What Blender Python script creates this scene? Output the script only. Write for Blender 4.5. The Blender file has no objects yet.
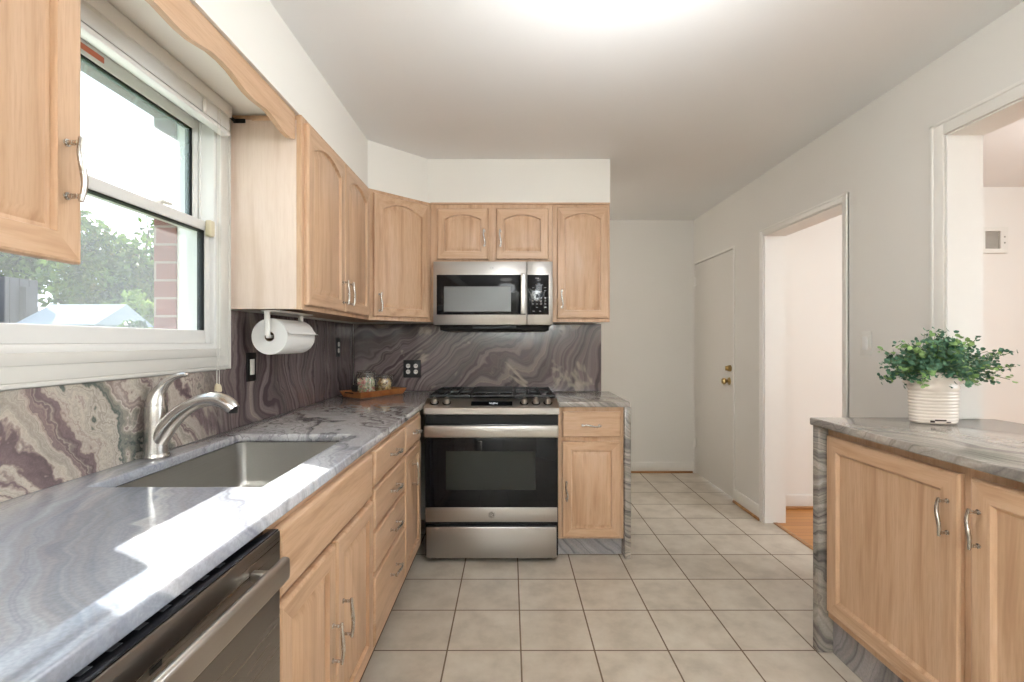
import bpy, bmesh, math, random
from mathutils import Vector, Matrix, Euler

random.seed(7)
SC = bpy.context.scene
COL = SC.collection
PI = math.pi

# ------------------------------------------------------------------ camera, world, sun, big lights, exposure
HC = 1.262
YREAR_ = -2.40
cam_d = bpy.data.cameras.new('camera')
cam_d.sensor_width = 36.0
cam_d.lens = 490.0 / 1024.0 * 36.0
cam_d.shift_x = 2.0 / 1024.0
cam_d.shift_y = 1.0 / 1024.0
cam_d.clip_start = 0.02
cam = bpy.data.objects.new('camera', cam_d)
COL.objects.link(cam)
cam.location = (0, 0, HC)
cam.rotation_euler = (PI / 2, 0, 0)
SC.camera = cam

w = bpy.data.worlds.new('sky')
SC.world = w
w.use_nodes = True
wn = w.node_tree
wn.nodes.clear()
w_out = wn.nodes.new('ShaderNodeOutputWorld')
w_bg = wn.nodes.new('ShaderNodeBackground')
w_tc = wn.nodes.new('ShaderNodeTexCoord')
w_sep = wn.nodes.new('ShaderNodeSeparateXYZ')
w_ramp = wn.nodes.new('ShaderNodeValToRGB')
w_ramp.color_ramp.elements[0].position = 0.0
w_ramp.color_ramp.elements[0].color = (0.88, 0.95, 1.0, 1)
w_ramp.color_ramp.elements[1].position = 0.9
w_ramp.color_ramp.elements[1].color = (0.62, 0.80, 1.0, 1)
wn.links.new(w_tc.outputs['Generated'], w_sep.inputs[0])
wn.links.new(w_sep.outputs['Z'], w_ramp.inputs[0])
wn.links.new(w_ramp.outputs[0], w_bg.inputs[0])
w_bg.inputs[1].default_value = 1.5
wn.links.new(w_bg.outputs[0], w_out.inputs[0])

def lamp(name, kind, loc, energy, color=(1, 1, 1), rot=(0, 0, 0), **kw):
    d = bpy.data.lights.new(name, kind)
    d.energy = energy
    d.color = color
    for k, v in kw.items():
        setattr(d, k, v)
    o = bpy.data.objects.new(name, d)
    COL.objects.link(o)
    o.location = loc
    o.rotation_euler = rot
    return o

SUN_DIR = Vector((1.0, -0.60, -0.84)).normalized()
sun = lamp('sun', 'SUN', (-6, 4, 8), 9.0, (1.0, 0.95, 0.86), angle=0.009)
sun.rotation_euler = SUN_DIR.to_track_quat('-Z', 'Y').to_euler()
# added fills out of view: bounce off the rear wall, brightening of the dining room
lamp('rear_bounce_fill', 'AREA', (0.20, -1.85, 1.86), 380, (0.89, 0.97, 1.0), (PI / 2 + math.radians(35), 0, PI),
     shape='DISK', size=0.34)
lamp('dining_fill', 'AREA', (4.9, 0.3, 1.5), 29, (0.90, 0.97, 1.0), (PI / 2, 0, PI / 2),
     shape='RECTANGLE', size=2.4, size_y=1.6)

vs = SC.view_settings
SC.display_settings.display_device = 'sRGB'
vs.view_transform = 'Standard'
vs.look = 'None'
vs.exposure = 0.92
vs.gamma = 1.0
vs.use_curve_mapping = False
try:
    SC.cycles.use_denoising = True
    SC.cycles.max_bounces = 8
    SC.cycles.diffuse_bounces = 5
    SC.cycles.transparent_max_bounces = 12
    SC.cycles.caustics_reflective = False
    SC.cycles.caustics_refractive = False
    SC.cycles.sample_clamp_indirect = 6.0
except Exception:
    pass

# ------------------------------------------------------------------ mesh helpers
class MB:
    """collects shapes in world coordinates; build() links them as ONE mesh object under a parent"""
    def __init__(self):
        self.bm = bmesh.new()

    def _merge(self, tmp, M=None, mat=0):
        if M is not None:
            bmesh.ops.transform(tmp, matrix=M, verts=tmp.verts)
        for f in tmp.faces:
            if mat:
                f.material_index = mat
        me = bpy.data.meshes.new('tmp')
        tmp.to_mesh(me)
        tmp.free()
        self.bm.from_mesh(me)
        bpy.data.meshes.remove(me)
        return self

    def box(self, x0, x1, y0, y1, z0, z1, bevel=0.0, seg=2, M=None, mat=0):
        t = bmesh.new()
        bmesh.ops.create_cube(t, size=1.0)
        bmesh.ops.scale(t, vec=(abs(x1 - x0), abs(y1 - y0), abs(z1 - z0)), verts=t.verts)
        bmesh.ops.translate(t, vec=((x0 + x1) / 2, (y0 + y1) / 2, (z0 + z1) / 2), verts=t.verts)
        if bevel > 0:
            bmesh.ops.bevel(t, geom=list(t.edges), offset=bevel, segments=seg, affect='EDGES', profile=0.5)
        return self._merge(t, M, mat)

    def loft(self, loops, cap0=True, cap1=True, M=None, mat=0, closed=True, mats=None):
        t = bmesh.new()
        rows = [[t.verts.new(p) for p in lp] for lp in loops]
        n = len(rows[0])
        for k in range(len(rows) - 1):
            for i in range(n if closed else n - 1):
                j = (i + 1) % n
                try:
                    f = t.faces.new((rows[k][i], rows[k][j], rows[k + 1][j], rows[k + 1][i]))
                    if mats:
                        f.material_index = mats(k, i)
                except ValueError:
                    pass
        if cap0:
            t.faces.new(list(reversed(rows[0])))
        if cap1:
            t.faces.new(rows[-1])
        bmesh.ops.recalc_face_normals(t, faces=t.faces)
        return self._merge(t, M, mat)

    def prism(self, poly, w0, w1, frame, mat=0, bevel=0.0):
        """poly in (u, v) extruded along w by a frame matrix"""
        return self.loft([[(u, v, w0) for u, v in poly], [(u, v, w1) for u, v in poly]], M=frame, mat=mat)

    def tube(self, pts, r, n=12, M=None, mat=0, caps=True, flat=1.0):
        pts = [Vector(p) for p in pts]
        rs = r if isinstance(r, (list, tuple)) else [r] * len(pts)
        tang = []
        for i in range(len(pts)):
            a = pts[max(i - 1, 0)]
            b = pts[min(i + 1, len(pts) - 1)]
            tang.append((b - a).normalized())
        ref = Vector((0, 0, 1)) if abs(tang[0].z) < 0.9 else Vector((1, 0, 0))
        nrm = (ref - tang[0] * ref.dot(tang[0])).normalized()
        loops = []
        for i, p in enumerate(pts):
            nrm = (nrm - tang[i] * nrm.dot(tang[i])).normalized()
            bi = tang[i].cross(nrm)
            loops.append([tuple(p + (nrm * math.cos(2 * PI * k / n) + bi * math.sin(2 * PI * k / n) * flat) * rs[i])
                          for k in range(n)])
        return self.loft(loops, caps, caps, M, mat)

    def lathe(self, prof, c, n=32, axis='Z', mat=0, caps=True, sx=1.0, sy=1.0):
        """prof: (radius, height) pairs"""
        loops = []
        for r, h in prof:
            lp = []
            for k in range(n):
                a = 2 * PI * k / n
                p, q = r * math.cos(a) * sx, r * math.sin(a) * sy
                if axis == 'Z':
                    lp.append((c[0] + p, c[1] + q, c[2] + h))
                elif axis == 'Y':
                    lp.append((c[0] + p, c[1] + h, c[2] + q))
                else:
                    lp.append((c[0] + h, c[1] + p, c[2] + q))
            loops.append(lp)
        return self.loft(loops, caps, caps, None, mat)

    def plate(self, us, vs_, keep, w0, w1, M, bevel=0.0, mat=0):
        """a slab of grid cells with holes: one closed surface"""
        t = bmesh.new()
        V = {}
        def vert(i, j, k):
            if (i, j, k) not in V:
                V[(i, j, k)] = t.verts.new((us[i], vs_[j], (w0, w1)[k]))
            return V[(i, j, k)]
        nu, nv = len(us) - 1, len(vs_) - 1
        K = [[keep((us[i] + us[i + 1]) / 2, (vs_[j] + vs_[j + 1]) / 2) for j in range(nv)] for i in range(nu)]
        g = lambda i, j: 0 <= i < nu and 0 <= j < nv and K[i][j]
        for i in range(nu):
            for j in range(nv):
                if not K[i][j]:
                    continue
                t.faces.new([vert(i, j, 1), vert(i + 1, j, 1), vert(i + 1, j + 1, 1), vert(i, j + 1, 1)])
                t.faces.new([vert(i, j, 0), vert(i, j + 1, 0), vert(i + 1, j + 1, 0), vert(i + 1, j, 0)])
                if not g(i - 1, j): t.faces.new([vert(i, j, 0), vert(i, j, 1), vert(i, j + 1, 1), vert(i, j + 1, 0)])
                if not g(i + 1, j): t.faces.new([vert(i + 1, j, 0), vert(i + 1, j + 1, 0), vert(i + 1, j + 1, 1), vert(i + 1, j, 1)])
                if not g(i, j - 1): t.faces.new([vert(i, j, 0), vert(i + 1, j, 0), vert(i + 1, j, 1), vert(i, j, 1)])
                if not g(i, j + 1): t.faces.new([vert(i, j + 1, 0), vert(i, j + 1, 1), vert(i + 1, j + 1, 1), vert(i + 1, j + 1, 0)])
        bmesh.ops.recalc_face_normals(t, faces=t.faces)
        bmesh.ops.dissolve_limit(t, angle_limit=0.01, verts=t.verts, edges=t.edges) if bevel > 0 else None
        if bevel > 0:
            es = [e for e in t.edges if len(e.link_faces) == 2 and e.calc_face_angle(0) > 1.0]
            bmesh.ops.bevel(t, geom=es, offset=bevel, segments=3, affect='EDGES', profile=0.5)
        return self._merge(t, M, mat)

    def build(self, name, mats, parent=None, smooth=True, angle=38):
        me = bpy.data.meshes.new(name)
        off = Vector((0, 0, 0))
        p = parent
        while p is not None:
            off += Vector(p.location)
            p = p.parent
        if parent is not None:
            bmesh.ops.translate(self.bm, vec=-off, verts=self.bm.verts)
        self.bm.normal_update()
        self.bm.to_mesh(me)
        self.bm.free()
        for m in (mats if isinstance(mats, (list, tuple)) else [mats]):
            me.materials.append(m)
        if smooth:
            me.polygons.foreach_set('use_smooth', [True] * len(me.polygons))
            me.set_sharp_from_angle(angle=math.radians(angle))
        o = bpy.data.objects.new(name, me)
        COL.objects.link(o)
        if parent is not None:
            o.parent = parent
        return o


def thing(name, label, cat, loc=(0, 0, 0), group=None):
    o = bpy.data.objects.new(name, None)
    o.empty_display_size = 0.05
    COL.objects.link(o)
    o.location = loc
    o['label'] = label
    o['category'] = cat
    if group:
        o['group'] = group
    return o

def tag(o, label, cat, group=None, kind=None):
    o['label'] = label
    o['category'] = cat
    if group: o['group'] = group
    if kind: o['kind'] = kind
    return o

def struct(o):
    o['kind'] = 'structure'
    return o

def frame(origin, u, n):
    """(u, v, w) -> origin + u*u + v*Z + w*n"""
    u = Vector(u).normalized(); n = Vector(n).normalized()
    M = Matrix.Identity(4)
    M.col[0] = (u.x, u.y, u.z, 0)
    M.col[1] = (0, 0, 1, 0)
    M.col[2] = (n.x, n.y, n.z, 0)
    M.col[3] = (origin[0], origin[1], origin[2], 1)
    return M

XY = Matrix.Identity(4)                                            # plate in XY, thickness Z
YZ = Matrix(((0, 0, 1, 0), (1, 0, 0, 0), (0, 1, 0, 0), (0, 0, 0, 1)))   # (u,v,w) -> (Y=u, Z=v, X=w)
XZ = Matrix(((1, 0, 0, 0), (0, 0, 1, 0), (0, 1, 0, 0), (0, 0, 0, 1)))   # (u,v,w) -> (X=u, Z=v, Y=w)

# ------------------------------------------------------------------ materials
def srgb(r, g, b):
    f = lambda c: (c / 255 / 12.92) if c / 255 <= 0.04045 else ((c / 255 + 0.055) / 1.055) ** 2.4
    return (f(r), f(g), f(b), 1.0)

class NT:
    def __init__(self, name):
        self.m = bpy.data.materials.new(name)
        self.m.use_nodes = True
        self.t = self.m.node_tree
        self.t.nodes.clear()
        self.out = self.n('ShaderNodeOutputMaterial')
    def n(self, typ, **kw):
        nd = self.t.nodes.new(typ)
        for k, v in kw.items():
            setattr(nd, k, v)
        return nd
    def l(self, a, b):
        self.t.links.new(a, b)
    def val(self, sock, v):
        if hasattr(v, 'is_linked'):
            self.l(v, sock)
        else:
            sock.default_value = v
    def pos(self):
        return self.n('ShaderNodeNewGeometry').outputs['Position']
    def vmath(self, op, a, b=None):
        nd = self.n('ShaderNodeVectorMath', operation=op)
        self.val(nd.inputs[0], a)
        if b is not None: self.val(nd.inputs[1], b)
        return nd
    def math(self, op, a, b=None, c=None, clamp=False):
        nd = self.n('ShaderNodeMath', operation=op, use_clamp=clamp)
        self.val(nd.inputs[0], a)
        if b is not None: self.val(nd.inputs[1], b)
        if c is not None: self.val(nd.inputs[2], c)
        return nd.outputs[0]
    def noise(self, vec, scale, detail=2, rough=0.5, dim='3D', dist=0.0):
        nd = self.n('ShaderNodeTexNoise', noise_dimensions=dim)
        if dim == '1D':
            self.val(nd.inputs['W'], vec)
        else:
            self.val(nd.inputs['Vector'], vec)
        nd.inputs['Scale'].default_value = scale
        nd.inputs['Detail'].default_value = detail
        nd.inputs['Roughness'].default_value = rough
        nd.inputs['Distortion'].default_value = dist
        return nd
    def ramp(self, fac, stops, interp='LINEAR'):
        nd = self.n('ShaderNodeValToRGB')
        cr = nd.color_ramp
        cr.interpolation = interp
        while len(cr.elements) < len(stops): cr.elements.new(0.5)
        for e, (p, c) in zip(cr.elements, stops):
            e.position = p
            e.color = c if len(c) == 4 else (*c, 1)
        self.l(fac, nd.inputs[0])
        return nd.outputs[0]
    def mix(self, fac, a, b, mode='MIX'):
        nd = self.n('ShaderNodeMix', data_type='RGBA', blend_type=mode)
        self.val(nd.inputs[0], fac)
        self.val(nd.inputs[6], a)
        self.val(nd.inputs[7], b)
        return nd.outputs[2]
    def bsdf(self, color, rough=0.5, metal=0.0, spec=0.5, bump=None, bstr=0.1, bdist=0.01, **kw):
        b = self.n('ShaderNodeBsdfPrincipled')
        self.val(b.inputs['Base Color'], color)
        self.val(b.inputs['Roughness'], rough)
        b.inputs['Metallic'].default_value = metal
        b.inputs['Specular IOR Level'].default_value = spec
        for k, v in kw.items():
            self.val(b.inputs[k.replace('_', ' ')], v)
        if bump is not None:
            bn = self.n('ShaderNodeBump')
            bn.inputs['Strength'].default_value = bstr
            bn.inputs['Distance'].default_value = bdist
            self.l(bump, bn.inputs['Height'])
            self.l(bn.outputs[0], b.inputs['Normal'])
        self.l(b.outputs[0], self.out.inputs[0])
        return b

BW = lambda v: (v, v, v, 1)

def paint(name, rgb, rough=0.55, bump=0.03):
    t = NT(name)
    n = t.noise(t.pos(), 90, 3)
    big = t.noise(t.pos(), 1.3, 2)
    c = t.mix(t.ramp(big.outputs[0], [(0.35, BW(0)), (0.65, BW(1))]), rgb, tuple(x * 0.975 for x in rgb[:3]) + (1,))
    t.bsdf(c, rough, bump=n.outputs[0], bstr=bump, bdist=0.004)
    return t.m

def plain(name, rgb, rough=0.4, metal=0.0, spec=0.5, var=0.06, scale=30, **kw):
    t = NT(name)
    n = t.noise(t.pos(), scale, 3)
    c = t.mix(n.outputs[0], rgb, tuple(max(0, x * (1 - var)) for x in rgb[:3]) + (1,))
    t.bsdf(c, rough, metal, spec, **kw)
    return t.m

def wood(name, light, mid, dark, axis='Z', rough=0.38):
    """pickled oak; grain along the axis"""
    t = NT(name)
    p = t.pos()
    sc = {'Z': (1, 1, 0.06), 'Y': (1, 0.06, 1), 'X': (0.06, 1, 1)}[axis]
    st = t.vmath('MULTIPLY', p, sc).outputs[0]
    warp = t.noise(t.vmath('MULTIPLY', p, tuple(3.0 if s == 1 else 0.9 for s in sc)).outputs[0], 1.0, 2)
    wv = t.vmath('MULTIPLY', t.vmath('SUBTRACT', warp.outputs['Color'], (0.5, 0.5, 0.5)).outputs[0], (0.10, 0.10, 0.10)).outputs[0]
    q = t.vmath('ADD', st, wv).outputs[0]
    rings = t.noise(q, 26, 3, 0.55)
    pores = t.noise(st, 210, 2, 0.6)
    c = t.ramp(rings.outputs[0], [(0.30, dark), (0.45, mid), (0.60, light), (0.75, mid)])
    pm = t.ramp(pores.outputs[0], [(0.36, BW(0.30)), (0.52, BW(0.0))])
    c = t.mix(pm, c, dark)
    big = t.noise(t.vmath('MULTIPLY', p, tuple(2.4 if s == 1 else 0.8 for s in sc)).outputs[0], 1.0, 1)
    c = t.mix(t.ramp(big.outputs[0], [(0.3, BW(0)), (0.7, BW(0.35))]), c, mid)
    t.bsdf(c, rough, spec=0.4, bump=pores.outputs[0], bstr=0.08, bdist=0.003)
    return t.m

W_L, W_M, W_D = srgb(205, 172, 143), srgb(195, 160, 129), srgb(168, 132, 102)
M_wood = {a: wood('pickled_oak_' + a.lower(), W_L, W_M, W_D, a) for a in 'XYZ'}
M_floorwood = None

def marble(name, ramp_stops, wdir, freq, warp_a, warp_b, rough=0.12, vein=None, second=None, second_mask=None, offs=(0, 0, 0), blotch=None):
    """flowing banded quartzite; second = another palette where second_mask(t, P) is 1"""
    t = NT(name)
    P = t.vmath('ADD', t.pos(), offs).outputs[0]
    c5 = (0.5, 0.5, 0.5)
    n1 = t.noise(P, 1.25, 1.5)
    P1 = t.vmath('ADD', P, t.vmath('MULTIPLY', t.vmath('SUBTRACT', n1.outputs['Color'], c5).outputs[0], (warp_a,) * 3).outputs[0]).outputs[0]
    n2 = t.noise(P1, 4.5, 2.5)
    P2 = t.vmath('ADD', P1, t.vmath('MULTIPLY', t.vmath('SUBTRACT', n2.outputs['Color'], c5).outputs[0], (warp_b,) * 3).outputs[0]).outputs[0]
    d = t.vmath('DOT_PRODUCT', P2, wdir).outputs['Value']
    band = t.noise(d, freq, 5, 0.62, '1D')
    col = t.ramp(band.outputs[0], ramp_stops)
    fine = t.noise(d, freq * 9, 3, 0.6, '1D')
    col = t.mix(t.ramp(fine.outputs[0], [(0.35, BW(0.0)), (0.75, BW(0.30))]), col, srgb(194, 182, 172))
    col = t.mix(t.ramp(fine.outputs[0], [(0.28, BW(0.45)), (0.45, BW(0.0))]), col, srgb(54, 44, 44))
    if second is not None:
        s2, dir2, f2 = second
        n3 = t.noise(P1, 4.2, 5, 0.55)
        P3 = t.vmath('ADD', P, t.vmath('MULTIPLY', t.vmath('SUBTRACT', n3.outputs['Color'], c5).outputs[0], (0.52,) * 3).outputs[0]).outputs[0]
        d3 = t.vmath('DOT_PRODUCT', P3, dir2).outputs['Value']
        b3 = t.noise(d3, f2, 6, 0.7, '1D')
        c3 = t.ramp(b3.outputs[0], s2)
        col = t.mix(second_mask(t, P1), col, c3)
    if blotch is not None:
        sc_, thr, bc, amt = blotch
        nb = t.noise(t.vmath('ADD', P1, (3.1, 7.7, 1.3)).outputs[0], sc_, 4, 0.6)
        mk_ = t.ramp(nb.outputs[0], [(thr, BW(0.0)), (thr + 0.035, BW(amt))])
        col = t.mix(mk_, col, bc)
    sp = t.noise(P, 160, 2)
    col = t.mix(t.ramp(sp.outputs[0], [(0.4, BW(0.12)), (0.6, BW(0))]), col, srgb(40, 38, 40))
    t.bsdf(col, rough, spec=0.5)
    return t.m

def ymask(y0, y1, lo=1.0, hi=0.0):
    def f(t, P):
        s = t.n('ShaderNodeSeparateXYZ')
        t.l(P, s.inputs[0])
        r = t.n('ShaderNodeMapRange')
        r.inputs[1].default_value = y0; r.inputs[2].default_value = y1
        r.inputs[3].default_value = lo; r.inputs[4].default_value = hi
        t.l(s.outputs['Y'], r.inputs[0])
        return r.outputs[0]
    return f

swirl = [(0.26, srgb(44, 50, 48)), (0.35, srgb(88, 96, 90)), (0.41, srgb(150, 142, 132)), (0.48, srgb(198, 187, 174)), (0.53, srgb(176, 162, 152)),
         (0.58, srgb(128, 110, 110)), (0.64, srgb(104, 90, 91)), (0.70, srgb(146, 134, 128)), (0.78, srgb(196, 186, 174))]
dark_l = [(0.28, srgb(48, 40, 42)), (0.40, srgb(72, 59, 62)), (0.50, srgb(96, 80, 82)), (0.58, srgb(66, 53, 57)), (0.64, srgb(86, 74, 76)), (0.74, srgb(152, 138, 130))]
dark_r = [(0.28, srgb(38, 31, 33)), (0.40, srgb(62, 49, 52)), (0.50, srgb(92, 75, 77)), (0.58, srgb(52, 41, 44)), (0.66, srgb(82, 68, 70)), (0.76, srgb(150, 136, 126))]
M_splash_left = marble('mauve_quartzite_left', dark_l, (0.3, 0.85, 0.30), 4.2, 0.62, 0.16, 0.10,
                       second=(swirl, (0.2, 0.75, 0.65), 5.5), second_mask=ymask(1.70, 2.0))
M_splash_rear = marble('mauve_quartzite_rear', dark_r, (-0.60, 0.3, 0.74), 4.2, 0.70, 0.16, 0.10, blotch=(2.6, 0.575, srgb(176, 164, 150), 0.75))
counter_stops = [(0.28, srgb(84, 90, 104)), (0.36, srgb(142, 149, 165)), (0.44, srgb(188, 195, 208)), (0.54, srgb(215, 219, 227)), (0.62, srgb(168, 172, 186)), (0.70, srgb(202, 205, 214)), (0.78, srgb(116, 114, 124))]  # lavender stone, shifted bluer to carry the sky's reflection in its colour
M_counter_left = marble('sky_tinted_lavender_quartzite', counter_stops, (0.92, 0.36, 0.3), 3.2, 0.5, 0.14, 0.08,
                        second=([(0.28, srgb(54, 52, 56)), (0.38, srgb(112, 104, 104)), (0.46, srgb(184, 178, 176)), (0.54, srgb(206, 202, 200)), (0.62, srgb(120, 108, 108)), (0.74, srgb(198, 194, 190))], (0.75, 0.5, 0.4), 7.0),
                        second_mask=ymask(1.3, 2.1, 0.0, 1.0))
grey_stops = [(0.28, srgb(92, 88, 85)), (0.40, srgb(134, 128, 122)), (0.52, srgb(176, 169, 160)), (0.62, srgb(128, 120, 116)), (0.74, srgb(190, 184, 176))]
M_counter_grey = marble('grey_quartzite', grey_stops, (0.85, 0.3, 0.5), 4.6, 0.45, 0.18, 0.12)
M_fall = marble('grey_green_quartzite', [(0.28, srgb(44, 46, 45)), (0.38, srgb(96, 94, 90)), (0.50, srgb(160, 154, 145)), (0.60, srgb(104, 98, 96)), (0.74, srgb(178, 173, 164))],
                (0.2, 0.2, 0.95), 6.0, 0.5, 0.3, 0.2)
M_toe_stone = marble('grey_toe_stone', [(0.30, srgb(104, 104, 108)), (0.45, srgb(136, 134, 138)), (0.6, srgb(164, 160, 162)), (0.72, srgb(184, 180, 180))],
                     (0.6, 0.7, 0.5), 4.0, 0.4, 0.1, 0.25)

def steel(name, rgb, rough, axis='X', amt=0.12, bstr=0.02):
    t = NT(name)
    sc = {'X': (2, 300, 300), 'Z': (300, 300, 2), 'Y': (300, 2, 300)}[axis]
    st = t.vmath('MULTIPLY', t.pos(), sc).outputs[0]
    n = t.noise(st, 1.0, 3)
    c = t.mix(n.outputs[0], rgb, tuple(x * (1 - amt) for x in rgb[:3]) + (1,))
    r = t.n('ShaderNodeMapRange')
    r.inputs[3].default_value = rough * 0.85; r.inputs[4].default_value = rough * 1.2
    t.l(n.outputs[0], r.inputs[0])
    t.bsdf(c, r.outputs[0], 1.0, bump=n.outputs[0] if bstr else None, bstr=bstr, bdist=0.001)
    return t.m

M_steel = steel('brushed_stainless', (0.50, 0.48, 0.46, 1), 0.30, 'X', 0.06, 0.004)
M_steel_dw = steel('slate_stainless', (0.27, 0.25, 0.23, 1), 0.28, 'Y', 0.03, 0)
M_sink = steel('sink_stainless', (0.52, 0.50, 0.47, 1), 0.33, 'Y')
M_nickel = steel('satin_nickel', (0.56, 0.54, 0.51, 1), 0.26, 'Z', 0.05, 0)
M_faucet = steel('brushed_nickel', (0.58, 0.555, 0.53, 1), 0.25, 'Z', 0.05, 0)
M_brass = plain('aged_brass', (0.50, 0.36, 0.16, 1), 0.3, 1.0)
M_black = plain('black_enamel', (0.008, 0.008, 0.009, 1), 0.22, spec=0.25)
M_blackmat = plain('matte_black_plastic', (0.008, 0.0075, 0.0075, 1), 0.5, spec=0.2)
M_iron = plain('cast_iron', (0.018, 0.018, 0.019, 1), 0.55, spec=0.4)
M_glassblack = plain('black_glass', (0.005, 0.005, 0.006, 1), 0.06, spec=0.22)
M_ovenwin = plain('oven_window_glass', (0.014, 0.015, 0.013, 1), 0.12, spec=0.22)
M_mwwin = plain('microwave_window', (0.085, 0.085, 0.083, 1), 0.25, spec=0.22)
M_white_trim = plain('white_gloss_trim', srgb(234, 230, 224), 0.35, var=0.02)
M_vinyl = plain('white_vinyl', srgb(230, 229, 226), 0.3, var=0.02)
M_whiteplastic = plain('white_plastic', srgb(228, 225, 218), 0.35, var=0.02)
M_wall = paint('wall_paint', srgb(226, 222, 216))
M_soffit = paint('soffit_paint', srgb(240, 237, 230))
M_ceiling = paint('ceiling_paint', srgb(240, 239, 238), 0.7)
M_dining = paint('dining_paint', srgb(234, 230, 224))
M_door = plain('door_paint', srgb(224, 219, 212), 0.4, var=0.02)
M_paper = plain('white_paper', srgb(238, 236, 232), 0.85, spec=0.1, var=0.03, scale=200)
M_card = plain('brown_cardboard', srgb(120, 95, 70), 0.9)
M_slat = plain('blind_slat', srgb(236, 236, 234), 0.4, var=0.03)
M_orange = plain('orange_sticker', srgb(214, 120, 92), 0.5)
M_grout_line = plain('silicone', srgb(150, 140, 128), 0.6)
M_shoe = wood('oak_shoe_moulding', srgb(188, 140, 92), srgb(168, 120, 76), srgb(140, 96, 58), 'X')

def mk_emit(name, rgb, s):
    t = NT(name)
    e = t.n('ShaderNodeEmission')
    e.inputs[0].default_value = rgb
    e.inputs[1].default_value = s
    t.l(e.outputs[0], t.out.inputs[0])
    return t.m
M_dome = mk_emit('lit_glass_dome', (1.0, 0.98, 0.95, 1), 4.0)
M_digit = mk_emit('clock_digits', (0.9, 0.95, 1.0, 1), 1.0)

def mk_glass(name, tint=(0.96, 0.98, 0.98, 1), haze=0.0, hcol=(0.8, 0.85, 0.9, 1), base=0.025, edge=0.45, power=4.0):
    t = NT(name)
    tr = t.n('ShaderNodeBsdfTransparent'); tr.inputs[0].default_value = tint
    gl = t.n('ShaderNodeBsdfGlossy'); gl.inputs['Roughness'].default_value = 0.03
    lw = t.n('ShaderNodeLayerWeight'); lw.inputs[0].default_value = 0.5
    fr = t.math('MULTIPLY_ADD', t.math('POWER', lw.outputs['Facing'], power), edge, base)
    mx = t.n('ShaderNodeMixShader')
    t.l(fr, mx.inputs[0]); t.l(tr.outputs[0], mx.inputs[1]); t.l(gl.outputs[0], mx.inputs[2])
    o = mx.outputs[0]
    if haze > 0:
        df = t.n('ShaderNodeBsdfTranslucent'); df.inputs[0].default_value = hcol
        m2 = t.n('ShaderNodeMixShader')
        n = t.noise(t.pos(), 2.5, 3)
        r = t.n('ShaderNodeMapRange')
        r.inputs[3].default_value = haze * 0.5; r.inputs[4].default_value = haze * 1.5
        t.l(n.outputs[0], r.inputs[0]); t.l(r.outputs[0], m2.inputs[0])
        t.l(o, m2.inputs[1]); t.l(df.outputs[0], m2.inputs[2])
        o = m2.outputs[0]
    t.l(o, t.out.inputs[0])
    return t.m
M_pane = mk_glass('glare_hazed_glass', haze=0.22, hcol=(0.9, 0.95, 1.0, 1))  # pale haze puts the sky's glare into the pane
M_screen = mk_glass('hazy_screen_glass', haze=0.05)  # washed-out haze mixed into the glass for an insect screen
M_jar = mk_glass('jar_glass', (0.98, 0.99, 0.985, 1), base=0.07, edge=0.8, power=2.2)

def tile_mat():
    t = NT('beige_floor_tile')
    p = t.pos()
    v = t.vmath('SUBTRACT', p, (0.3477 - 0.002, 2.0066 - 0.002, 0)).outputs[0]
    b = t.n('ShaderNodeTexBrick')
    b.offset = 0.0; b.squash = 1.0
    t.l(v, b.inputs['Vector'])
    b.inputs['Color1'].default_value = BW(0.0)
    b.inputs['Color2'].default_value = BW(1.0)
    b.inputs['Mortar'].default_value = BW(0.5)
    b.inputs['Scale'].default_value = 1.0
    b.inputs['Mortar Size'].default_value = 0.0036
    b.inputs['Mortar Smooth'].default_value = 0.2
    b.inputs['Bias'].default_value = 0.0
    b.inputs['Brick Width'].default_value = 0.3014
    b.inputs['Row Height'].default_value = 0.3012
    n = t.noise(p, 7, 4, 0.6)
    n2 = t.noise(p, 40, 3, 0.6)
    c = t.ramp(n.outputs[0], [(0.32, srgb(188, 177, 162)), (0.5, srgb(206, 195, 180)), (0.68, srgb(216, 207, 193))])
    c = t.mix(t.math('MULTIPLY', b.outputs['Color'], 0.22), c, srgb(176, 164, 150))
    c = t.mix(t.math('MULTIPLY', n2.outputs[0], 0.10), c, srgb(140, 126, 112))
    c = t.mix(b.outputs['Fac'], c, srgb(112, 94, 76))
    inv = t.math('SUBTRACT', 1.0, b.outputs['Fac'])
    r = t.n('ShaderNodeMapRange'); r.inputs[3].default_value = 0.30; r.inputs[4].default_value = 0.8
    t.l(b.outputs['Fac'], r.inputs[0])
    t.bsdf(c, r.outputs[0], spec=0.4, bump=inv, bstr=0.35, bdist=0.003)
    return t.m
M_tile = tile_mat()

def plank_mat():
    t = NT('honey_oak_planks')
    p = t.pos()
    b = t.n('ShaderNodeTexBrick'); b.offset = 0.4
    t.l(p, b.inputs['Vector'])
    b.inputs['Color1'].default_value = srgb(206, 146, 82); b.inputs['Color2'].default_value = srgb(190, 128, 68)
    b.inputs['Mortar'].default_value = srgb(110, 66, 30)
    b.inputs['Scale'].default_value = 1.0; b.inputs['Mortar Size'].default_value = 0.0012
    b.inputs['Brick Width'].default_value = 0.9; b.inputs['Row Height'].default_value = 0.058
    n = t.noise(t.vmath('MULTIPLY', p, (2, 40, 40)).outputs[0], 1.0, 3)
    c = t.mix(t.math('MULTIPLY', n.outputs[0], 0.3), b.outputs['Color'], srgb(160, 100, 50))
    t.bsdf(c, 0.28, spec=0.4)
    return t.m
M_plank = plank_mat()

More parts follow.
